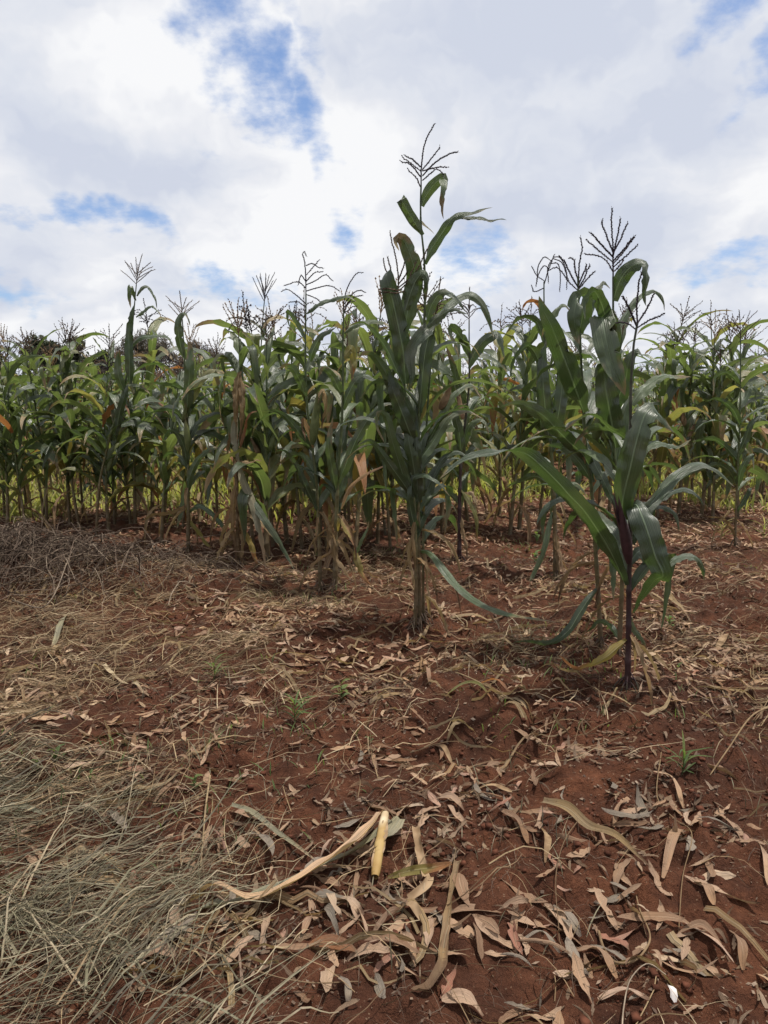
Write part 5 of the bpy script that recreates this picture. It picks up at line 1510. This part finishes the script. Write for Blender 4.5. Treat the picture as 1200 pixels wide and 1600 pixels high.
def leaf_me(i, mat):
    if (i, mat) not in LMESH:
        V, F, U = LEAFLIB[i]
        LMESH[(i, mat)] = mesh_from('fallen_leaf', V, F, U, np.zeros(len(V)), M[mat])
    return LMESH[(i, mat)]


def slope_rot(x, y, yaw, rng):
    e = 0.03
    nx = -(float(g_full(x + e, y)) - float(g_full(x - e, y))) / (2 * e); ny = -(float(g_full(x, y + e)) - float(g_full(x, y - e))) / (2 * e)
    return (-ny * 0.7 + rng.normal(0, 0.12), nx * 0.7 + rng.normal(0, 0.12), yaw)


def litter_f(x, y, px):
    py = py_of(y)
    d = np.clip(0.42 + 1.9 * vnoise(x * 2.6 + 17, y * 2.6 + 2) + 0.8 * vnoise(x * 0.9 + 2, y * 0.9), 0.03, 1)
    right = np.where(py < 1240, np.interp(px, [0, 250, 500, 700, 1200], [0.65, 0.75, 0.95, 1.0, 1.0]), np.interp(px, [0, 250, 500, 700, 1200], [0.25, 0.45, 0.85, 1.0, 1.0]))
    bare = 1 - 0.85 * gauss(x, y, 0.35, 3.42, 0.35, 0.16) - 0.8 * gauss(x, y, 1.02, 2.75, 0.20, 0.22) - 0.7 * gauss(x, y, 1.05, 2.05, 0.3, 0.25)
    return d * right * np.clip(bare, 0, 1) * np.interp(py, [1000, 1150, 1350, 1600], [1.0, 0.8, 0.5, 0.45])


PL = px_scatter(14500, -250, 1450, 775, 1720, fade=litter_f)
inv = (np.abs(PL[:, 0]) < 0.52 * PL[:, 1]) & (PL[:, 1] > at(600, 1590)[1])
dist = np.where(inv, PL[:, 1], 1e3) * rl.uniform(0.85, 1.2, len(PL))
sel = np.argsort(dist)[:270]
mask = np.zeros(len(PL), bool); mask[sel] = True
for x, y in PL[mask]:
    px, py = 600 + x / y * FPX * 0.98, float(py_of(np.array(y)))
    mt = 'euc_grey' if rl.random() < 0.16 else 'euc'
    o = link('fallen_leaf', leaf_me(int(rl.integers(0, 26)), mt))
    o.location = (x, y, float(g_full(x, y)) + 0.006)
    o.rotation_mode = 'ZXY'
    o.rotation_euler = slope_rot(x, y, rl.random() * 6.28, rl)
    k = rl.uniform(0.55, 1.5); o.scale = (k, k * rl.uniform(0.8, 1.25), k)
    tone = 'grey-brown' if mt == 'euc_grey' else 'tan-brown'
    if px > 800:
        wh = 'on bare soil of the near right corner' if py > 1330 else 'behind the long folded maize leaf'
    elif px > 400:
        wh = 'in front of the broken yellow cane' if py > 1400 else 'around the broken yellow cane'
    else:
        wh = 'in the hay of the near left corner' if py > 1250 else 'among the straw on the left'
    tag(o, 'curled %s fallen leaf %s' % (tone, wh), 'leaf', '%s fallen leaves %s' % (tone, wh))
q = Q()
for x, y in PL[~mask]:
    V, F, U = LEAFLIB[int(rl.integers(0, 26))]
    a = rl.random() * 6.28; k = rl.uniform(0.3, 1.1)
    ca, sa = math.cos(a), math.sin(a)
    tx, ty = rl.normal(0, 0.15, 2)
    V2 = V * k
    V2 = np.stack([V2[:, 0] * ca - V2[:, 1] * sa, V2[:, 0] * sa + V2[:, 1] * ca, V2[:, 2]], -1)
    V2[:, 2] += V2[:, 0] * tx + V2[:, 1] * ty
    q.add(V2 + np.array([x, y, 0]), F, U, rl.random())
V, F, U, T = q.arrays()
ctr = np.repeat(PL[~mask], len(LEAFLIB[0][0]), 0)
V[:, 2] += g_full(ctr[:, 0], ctr[:, 1]) + 0.006
stuff('leaf_litter', V, F, U, T, M['euc'], 'carpet of small dry fallen leaves on the soil under the maize', 'leaf litter')

# small worn leaves, half sunk in the soil
PS = px_scatter(3600, -250, 1450, 980, 1720, fade=lambda x, y, px: np.clip(0.25 + 2.6 * vnoise(x * 2.9 + 41, y * 2.9 + 13), 0.03, 1))
PS = np.concatenate([PS, px_scatter(4200, -250, 1450, 785, 985, fade=lambda x, y, px: np.clip(0.5 + 1.8 * vnoise(x * 2.1 + 4, y * 2.1 + 19), 0.1, 1))])
q = Q()
for x, y in PS:
    V, F, U = LEAFLIB[int(rl.integers(0, 26))]
    a = rl.random() * 6.28; k = rl.uniform(0.25, 0.7) * (1.0 if y < 4.7 else 1.5)
    ca, sa = math.cos(a), math.sin(a)
    tx, ty = rl.normal(0, 0.25, 2)
    V2 = np.stack([V[:, 0] * ca - V[:, 1] * sa, V[:, 0] * sa + V[:, 1] * ca, V[:, 2]], -1) * k
    V2[:, 2] += V2[:, 0] * tx + V2[:, 1] * ty
    q.add(V2 + np.array([x, y, 0]), F, U, rl.random())
V, F, U, T = q.arrays()
ctr = np.repeat(PS, len(LEAFLIB[0][0]), 0)
V[:, 2] += g_full(ctr[:, 0], ctr[:, 1]) + np.repeat(rl.uniform(-0.004, 0.004, len(PS)), len(LEAFLIB[0][0]))
stuff('worn_leaves', V, F, U, T, M['worn'], 'small worn dead leaves half sunk in the red soil', 'leaf litter')

# broken bits of leaf
n = 34000
PB = px_scatter(n, -300, 1500, 800, 1720, fade=lambda x, y, px: np.clip(0.35 + 1.8 * vnoise(x * 3.1 + 77, y * 3.1), 0.04, 1))
a = rl.random(n) * 6.28; l = 0.005 + 0.02 * rl.random(n) ** 2; w = l * rl.uniform(0.3, 0.7, n)
T_ = np.stack([np.cos(a), np.sin(a), rl.normal(0, 0.35, n)], -1); S_ = np.stack([-np.sin(a), np.cos(a), rl.normal(0, 0.35, n)], -1)
C_ = np.column_stack([PB, g_full(PB[:, 0], PB[:, 1]) + 0.006])
V = np.stack([C_ - T_ * l[:, None] * .5, C_ + S_ * w[:, None] * rl.uniform(.3, .6, n)[:, None], C_ + T_ * l[:, None] * .5, C_ - S_ * w[:, None] * .5], 1).reshape(-1, 3)
stuff('leaf_crumbs', V, np.arange(4 * n).reshape(-1, 4), np.tile([[0.4, 0.1], [0.9, 0.5], [0.4, 0.8], [0.1, 0.5]], (n, 1)), np.repeat(rl.random(n), 4), M['crumb'], 'crumbled bits of dry leaf scattered on the soil', 'leaf crumbs', False)

# ------------------------------------------------------------------ single things lying on the ground
def ground_ribbon(name, label, cat, pts, w, mat, rip=0.05, fold=12, n=30, rolls=None, taper=True, m=4, freq=4, group=None):
    """a leaf or strip lying on the ground through (px, py, lift in m)"""
    P = []
    for (px, py, lf) in pts:
        p = at(px, py)
        P.append([p[0], p[1], p[2] + lf])
    P = np.array(P); b = P.mean(0); b[2] = P[:, 2].min()
    C = catmull(P - b, n)
    s = np.linspace(0, 1, n + 1)
    T = unit(np.gradient(C, axis=0))
    S = unit(np.cross(np.tile([0, 0, 1.0], (n + 1, 1)), T)); N = np.cross(T, S)
    rg = np.random.default_rng(abs(hash(label)) % 1000 if False else len(label) * 7)
    ro = np.interp(s, np.linspace(0, 1, len(rolls)), np.radians(rolls)) if rolls else 0.5 * np.sin(s * 5 + rg.random() * 6)
    S2 = S * np.cos(ro)[:, None] + N * np.sin(ro)[:, None]; N2 = N * np.cos(ro)[:, None] - S * np.sin(ro)[:, None]
    wp = wprof(s, 0.7, 2.0) if taper is True else (np.full(n + 1, 1.0) if taper is False else np.sin(np.pi * (0.04 + 0.92 * s)) ** 0.6)
    V, F, U = blade(C, S2, N2, w / 100 * wp, m, np.full(n + 1, R(fold)), rip, freq, rg.random())
    # keep the leaf on or above the soil
    gz = g_full(V[:, 0] + b[0], V[:, 1] + b[1]) - b[2] + 0.003
    V[:, 2] = np.maximum(V[:, 2], gz)
    o = link(name, mesh_from(name, V, F, U, np.zeros(len(V)), M[mat]))
    o.location = b
    return tag(o, label, cat, group)


def ground_stem(name, label, cat, pts, r, mat, group=None, n=24, r2=None):
    P = []
    for (px, py, lf) in pts:
        p = at(px, py); P.append([p[0], p[1], p[2] + lf + r / 100])
    P = np.array(P); b = P.mean(0); b[2] = P[:, 2].min()
    C = catmull(P - b, n)
    V, F, U = tube(C, np.linspace(r / 100, (r2 if r2 is not None else r * 0.6) / 100, n + 1), 6)
    o = link(name, mesh_from(name, V, F, U, np.zeros(len(V)), M[mat]))
    o.location = b
    return tag(o, label, cat, group)


LV = 'dead maize leaves on the near ground'
ground_ribbon('maize_leaf', 'large dry maize leaf with yellow midrib and pinkish blade', 'leaf',
              [(597, 1286, .07), (570, 1318, .08), (540, 1342, .075), (490, 1378, .06), (440, 1402, .05), (390, 1410, .045), (340, 1414, .04), (300, 1398, .03), (270, 1384, .015)], 6.8, 'big_dry', .05, 22, 40, [35, 30, 35, 30, 20, 10, 30, 40], group=LV)
ground_ribbon('maize_leaf', 'grey-green withered maize leaf under the pinkish one', 'leaf',
              [(612, 1300, .05), (560, 1330, .04), (500, 1356, .035), (450, 1376, .03), (410, 1396, .03), (360, 1416, .025), (300, 1432, .02), (240, 1450, .015), (205, 1455, .01)], 5.4, 'grey_dry', .06, 20, 36, [30, 25, 30, 10, 40, 20], group=LV)
ground_ribbon('maize_leaf', 'pale husk-like maize leaf fragment behind the broken cane', 'leaf', [(625, 1290, .05), (608, 1318, .05), (590, 1335, .045), (560, 1352, .03)], 5.0, 'grey_dry', .08, 25, 22, group=LV)
ground_ribbon('maize_leaf', 'long brown dry maize leaf folded lengthwise on the right-hand soil', 'leaf',
              [(848, 1262, .02), (885, 1285, .035), (920, 1316, .04), (960, 1340, .035), (1000, 1362, .03), (1024, 1374, .015)], 4.6, 'dry', .03, 32, 30, [20, 20, 30, 20], group=LV)
ground_ribbon('maize_leaf', 'twisted tan strip of maize leaf pointing down the middle foreground', 'leaf',
              [(716, 1352, .03), (708, 1400, .03), (700, 1440, .03), (692, 1490, .025), (688, 1525, .03), (668, 1550, .02), (648, 1566, .01)], 2.9, 'dry', .08, 25, 30, [20, 50, 30, -20, 30], False, group=LV)
ground_ribbon('maize_leaf', 'curled golden-brown leaf arching over right of the broken cane', 'leaf', [(606, 1366, .02), (640, 1366, .045), (675, 1366, .05), (706, 1358, .035)], 3.2, 'yellow', .09, 28, 22, [60, 50, 55, 40], 'mid', group=LV)
ground_ribbon('maize_leaf', 'crumpled whitish husk strip hanging down right of the cane', 'leaf', [(650, 1312, .05), (656, 1340, .05), (664, 1372, .045), (668, 1400, .03), (640, 1412, .015)], 3.0, 'husk_dry', .14, 30, 24, None, False, group=LV)
ground_ribbon('maize_leaf', 'pale thin strip slanting towards the pinkish leaf', 'leaf', [(362, 1270, .03), (395, 1283, .03), (430, 1298, .03), (470, 1322, .025), (505, 1346, .015)], 2.2, 'grey_dry', .05, 25, 24, [20, 30, 20], group=LV)
ground_ribbon('maize_leaf', 'pale grey stiff leaf lying at the left edge above the hay', 'leaf', [(-8, 1284, .03), (20, 1280, .03), (45, 1278, .03), (78, 1282, .02)], 3.2, 'grey_dry', .04, 20, 20, [10, 20], group=LV)
ground_ribbon('maize_leaf', 'dark grey tapering dead leaf standing out on the left litter', 'leaf', [(106, 972, .05), (97, 992, .05), (86, 1012, .04), (70, 1034, .02)], 6.5, 'grey_dry', .03, 20, 20, [40, 30, 20], group=LV)
ground_ribbon('maize_leaf', 'pale dry leaf blade lying across the straw on the left, bent in two', 'leaf', [(162, 1040, .03), (176, 1056, .03), (196, 1070, .03), (214, 1084, .03), (228, 1100, .015)], 3.6, 'straw', .05, 20, 20, group=LV)
ground_ribbon('maize_leaf', 'yellowing thin leaf arched beside the long stick on the soil mound', 'leaf', [(700, 1083, .01), (725, 1078, .04), (748, 1088, .04), (770, 1112, .02)], 2.4, 'yellow', .05, 20, 20, group=LV)
ground_ribbon('maize_leaf', 'pinkish narrow leaf right of the long stick on the soil mound', 'leaf', [(752, 1078, .02), (775, 1082, .03), (798, 1094, .015)], 3.0, 'red', .05, 25, 16, group=LV)
ground_ribbon('maize_leaf', 'split dry maize leaf among the litter near the right border', 'leaf', [(1040, 920, .03), (1050, 945, .04), (1068, 965, .04), (1085, 985, .02)], 5.0, 'dry', .06, 25, 20, group=LV)
ground_ribbon('maize_leaf', 'long dry maize leaf trailing right of the purple stalk foot', 'leaf', [(1010, 1020, .02), (1025, 1045, .04), (1045, 1072, .04), (1070, 1085, .02)], 4.0, 'dry', .07, 28, 20, group=LV)
ground_ribbon('maize_leaf', 'whitish bleached leaf sliver near the right border, mid ground', 'leaf', [(1120, 1010, .02), (1135, 998, .03), (1140, 985, .02)], 4.2, 'husk_dry', .06, 25, 16, group=LV)

EU = 'larger fallen leaves of the foreground'
EUL = [((1042, 1537), (1056, 1553), 2.4, 'white', 'white chip-like leaf fragment in the near right corner'),
       ((860, 1412), (908, 1448), 3.0, 'euc_grey', 'dark grey curled leaf casting a shadow on the right-hand soil'),
       ((845, 1308), (852, 1362), 2.4, 'husk_dry', 'pale upright leaf standing on its edge on the right-hand soil'),
       ((1140, 1455), (1162, 1512), 2.8, 'euc', 'broad pale leaf lying lengthwise near the right border'),
       ((1178, 1330), (1200, 1395), 3.0, 'euc', 'long tan leaf cut by the right border'),
       ((935, 1545), (1015, 1560), 2.6, 'euc', 'tan leaf with dark scribbles in the near right corner'),
       ((1035, 1380), (1085, 1310), 3.4, 'euc', 'broad curled leaf beside the foot of the folded maize leaf'),
       ((1085, 1385), (1115, 1425), 3.0, 'euc', 'brown oval leaf right of the bent white stem'),
       ((780, 1275), (825, 1325), 3.2, 'euc', 'broad brown leaf left of the long folded maize leaf'),
       ((680, 1245), (725, 1265), 2.6, 'euc', 'pale leaf on the soil edge above the broken cane'),
       ((672, 1160), (706, 1188), 2.2, 'husk_dry', 'pale sickle leaf curled on the dark soil step'),
       ((620, 1425), (662, 1440), 2.6, 'husk_dry', 'small pale cupped leaf below the broken cane'),
       ((622, 1460), (648, 1500), 2.6, 'euc', 'oval tan leaf pointing down below the cupped one'),
       ((515, 1405), (568, 1425), 3.0, 'euc', 'wavy pinkish-brown leaf below the large dry maize leaf'),
       ((478, 1480), (560, 1490), 4.0, 'red', 'reddish-brown rolled leaf in the middle foreground'),
       ((472, 1458), (506, 1425), 2.6, 'euc', 'brown leaf tilted up left of the reddish rolled one'),
       ((165, 1490), (210, 1530), 3.6, 'euc', 'broad brown leaf poking out of the hay'),
       ((215, 1520), (278, 1515), 3.4, 'euc', 'second broad brown leaf beside the one in the hay'),
       ((690, 1560), (755, 1575), 4.0, 'euc', 'large grey-tan leaf at the very bottom of the middle'),
       ((530, 1540), (545, 1580), 2.2, 'euc_grey', 'grey narrow leaf at the bottom edge, middle'),
       ((1020, 1225), (1068, 1268), 2.2, 'euc', 'tan leaf behind the bent white stem'),
       ((958, 1300), (978, 1275), 2.0, 'euc', 'small upright tan leaf behind the folded maize leaf'),
       ((735, 1235), (800, 1240), 2.4, 'husk_dry', 'pale lance-shaped leaf lying flat above the right-hand litter'),
       ((815, 1465), (875, 1480), 2.0, 'euc_grey', 'whitish narrow leaf left of the curved root'),
       ((900, 1475), (965, 1515), 2.8, 'euc', 'tan leaf crossed by the curved root'),
       ((1060, 1455), (1128, 1468), 2.4, 'euc', 'wavy brown leaf below the bent white stem'),
       ((530, 1040), (565, 1030), 4.5, 'euc', 'pinkish-tan leaf tented on the soil in front of the tall plant'),
       ((660, 1060), (672, 1072), 2.6, 'euc', 'small tan leaf alone on the bare soil mound')]
for (a, b, w, mt, lab) in EUL:
    mx, my = (a[0] + b[0]) / 2, (a[1] + b[1]) / 2
    nx, ny = (b[1] - a[1]) * 0.12, -(b[0] - a[0]) * 0.12
    pts = [(a[0], a[1], .012), (mx + nx, my + ny, .03), (b[0], b[1], .012)]
    if mt == 'white':
        pts = [(a[0], a[1], .01), (mx, my, .03), (b[0], b[1], .01)]
    ground_ribbon('fallen_leaf', lab, 'leaf', pts, w, mt, .05, 18, 4 if mt == 'white' else 14, None, 'mid', 4, 2, EU)

ST = 'loose stems on the near ground'
ground_stem('straw_stalk', 'long pale stick lying across the bare soil mound', 'stem', [(694, 1046, .01), (730, 1068, .015), (770, 1094, .012), (818, 1122, .005)], 0.42, 'straw', ST)
ground_stem('straw_stalk', 'thin white stem bent twice on the right-hand soil', 'stem', [(1031, 1212, .05), (1026, 1258, .02), (1050, 1300, .03), (1078, 1348, .05), (1066, 1385, .02), (1062, 1430, .02), (1060, 1475, .005)], 0.2, 'straw', ST, 40)
ground_stem('curved_root', 'curved tan root looping over the near right soil', 'stem', [(936, 1442, .01), (944, 1475, .02), (962, 1500, .02), (990, 1506, .015), (1010, 1490, .02), (1015, 1462, .02), (1000, 1425, .02), (994, 1400, .005)], 0.42, 'straw', ST, 40, 0.18)
ground_stem('straw_stalk', 'pale arched grass stem entering at the right border', 'stem', [(1204, 1160, .14), (1170, 1178, .12), (1135, 1205, .06), (1108, 1230, .0)], 0.4, 'straw', ST)
ground_stem('straw_stalk', 'yellow straw standing upright in the dead tuft left of the cane', 'stem', [(329, 1234, .06), (322, 1280, .05), (315, 1320, .03), (309, 1362, .0)], 0.4, 'straw', ST)
ground_stem('straw_stalk', 'thin white stem left of the dark grey curled leaf', 'stem', [(905, 1300, .03), (880, 1345, .03), (868, 1385, .03), (873, 1440, .02), (880, 1475, .015), (930, 1505, .005)], 0.2, 'straw', ST, 36)
ground_stem('straw_stalk', 'long straw curving along the bottom edge in the middle', 'stem', [(335, 1500, .03), (400, 1545, .04), (480, 1555, .03), (560, 1545, .01)], 0.25, 'straw', ST)
ground_stem('straw_stalk', 'pale straw crossing the hay from top to bottom', 'stem', [(150, 1340, .07), (120, 1430, .08), (85, 1530, .08), (55, 1620, .06)], 0.2, 'straw', ST)
ground_stem('straw_stalk', 'grey wiry stem arching up at the bottom right', 'stem', [(972, 1610, .0), (975, 1570, .03), (985, 1540, .05), (1010, 1528, .05), (1040, 1524, .02)], 0.22, 'twig', ST)
ground_stem('straw_stalk', 'thin straw slanting over the straw bed on the left', 'stem', [(70, 1210, .03), (120, 1175, .04), (150, 1150, .04), (200, 1135, .03)], 0.3, 'straw', ST)
ground_stem('straw_stalk', 'pale curved stem in front of the withered maize plant', 'stem', [(250, 930, .03), (262, 938, .03), (300, 935, .03), (335, 922, .06)], 0.5, 'straw', ST)
ground_stem('straw_stalk', 'long grey twig leaning over the front of the brush heap', 'stem', [(20, 945, .02), (70, 915, .1), (125, 890, .12), (185, 872, .1)], 0.5, 'twig', ST)

# the broken cane: jointed stub with torn sheath
rootc = link('broken_cane', None)
pa, pb_ = at(586, 1368), at(602, 1292)
rootc.location = pa
tag(rootc, 'short broken yellow maize cane with pale peeled top', 'cane')
dv = pb_ - pa + np.array([0, 0, 0.05])
cp = np.array([np.array([0, 0, .022]), dv * .35 + np.array([0, 0, .03]), dv * .7 + np.array([0, 0, .03]), dv + np.array([0, 0, .02])])
cp = catmull(cp, 16)
rad = 0.0155 * np.array([0.75, .95, 1, 1, 1, 1.02, 1.05, 1.18, 1.05, 1, 1, 1, 1, .98, .95, .9, .8])
V, F, U = tube(cp, rad, 12, 0.05)
link('stub', mesh_from('stub', V, F, U, np.zeros(len(V)), M['cane']), rootc)
rc_ = np.random.default_rng(4)
for i in range(3):
    j = 2 + 3 * i
    C = cp[j:j + 6] + np.array([(-.012, .012, .014)[i], -.006, .008])
    T = unit(np.gradient(C, axis=0)); S = unit(np.cross(T, [0.2, -0.3, 1.0])); N = np.cross(S, T)
    V, F, U = blade(catmull(C, 10), np.repeat(S, 2, 0)[:11] if len(S) * 2 >= 11 else np.tile(S[0], (11, 1)), np.tile(N[0], (11, 1)), 0.016 * wprof(np.linspace(0, 1, 11), .6), 2, None, .15, 3, rc_.random())
    link('torn_sheath', mesh_from('torn_sheath', V, F, U, np.zeros(len(V)), M['husk_dry']), rootc)

# ------------------------------------------------------------------ brush heap on the left
rb = np.random.default_rng(31)
n = 1500
hx = rb.normal(-2.95, 0.5, n); hy = rb.normal(5.72, 0.28, n)
P0 = np.column_stack([hx, hy, rb.random(n) * 0.12])
qh = Q(); qh.add(*strands(P0, rb.random(n) * 6.28, rb.uniform(0.15, 0.7, n), rb.uniform(0.003, 0.009, n), 7, 1.2, 0.01, 0.16, rb, wig=0.5))
n = 380
P0 = np.column_stack([rb.normal(-1.85, 0.45, n), rb.normal(5.75, 0.25, n), rb.random(n) * 0.05])
qh.add(*strands(P0, rb.random(n) * 6.28, rb.uniform(0.12, 0.6, n), rb.uniform(0.002, 0.006, n), 7, 1.2, 0.01, 0.10, rb, wig=0.5))
hp = stuff('brush_heap', *qh.arrays(), M['twig'], 'heap of dry tangled stems and twigs at the left border', 'brush heap')

# ------------------------------------------------------------------ single green weeds
def weed(label, px, py, h, nl, seed, mat='weed', broad=False):
    rng = np.random.default_rng(seed)
    b = at(px, py)
    root = link('weed_seedling', None); root.location = b
    tag(root, label, 'weed', 'green weeds on the near ground')
    V, F, U = tube(np.array([[0, 0, -.005], [.003, 0, h * .5], [0.004, .002, h]]), np.array([.0018, .0015, .001]), 4)
    link('stem', mesh_from('stem', V, F, U, np.zeros(len(V)), M['weed']), root)
    for i in range(nl):
        d = gen_leaf(rng, np.array([0.003, 0, h * (0.1 + 0.9 * i / nl)]), i * 2.4 + rng.random(), h * rng.uniform(.7, 1.3) if not broad else h * rng.uniform(.5, .8), (0.010 if not broad else h * .28), rng.uniform(20, 75), rng.uniform(-30, 20), 1.2, None, 0, 0, 0.2, 8, 2, 0.03, 2, 25, 12)
        add_leaf(root, d, M[mat])


for i, (lab, px, py, h, nl, br) in enumerate([
        ('pale broad-leaved seedling by the foot of the dark clump, lower one', 835, 876, .12, 6, True), ('pale broad-leaved seedling by the foot of the dark clump, upper one', 838, 850, .12, 6, True),
        ('tuft of green grass on the soil behind the bent white stem', 1065, 1222, .10, 14, False), ('tiny bright seedling right of the purple stalk foot', 1058, 1056, .05, 6, True),
        ('broad-leaved seedling in the straw at the left, biggest of the row', 88, 1212, .07, 6, True), ('small seedling in the straw left of the biggest one', 60, 1228, .05, 5, True),
        ('small bright leaf seedling above the hay', 142, 1236, .04, 4, True), ('bright leafy seedling beside the yellow upright straw', 303, 1235, .06, 6, True),
        ('feathery weed in the straw bed left of the middle', 335, 1080, .09, 9, False), ('green grass tuft in front of the hooked-tassel maize plant', 460, 1140, .11, 16, False),
        ('lone upright weed with round leaves left of the soil mound', 533, 1090, .10, 6, True), ('tiny green leaf pair on the dead tuft below the soil mound', 577, 1166, .05, 3, True),
        ('low green weed between the litter right of the purple-stalked plant', 1045, 985, .08, 9, True), ('yellow-green weed by the lone plant at the right border', 1128, 845, .16, 14, False),
        ('yellow-green weed cut by the right border', 1192, 850, .18, 14, False), ('feathery weed by the reddish stalk near the right border', 1085, 795, .18, 16, False)]):
    weed(lab, px, py, h, nl, 700 + i, 'weed' if i < 13 else 'weed_lit', br)
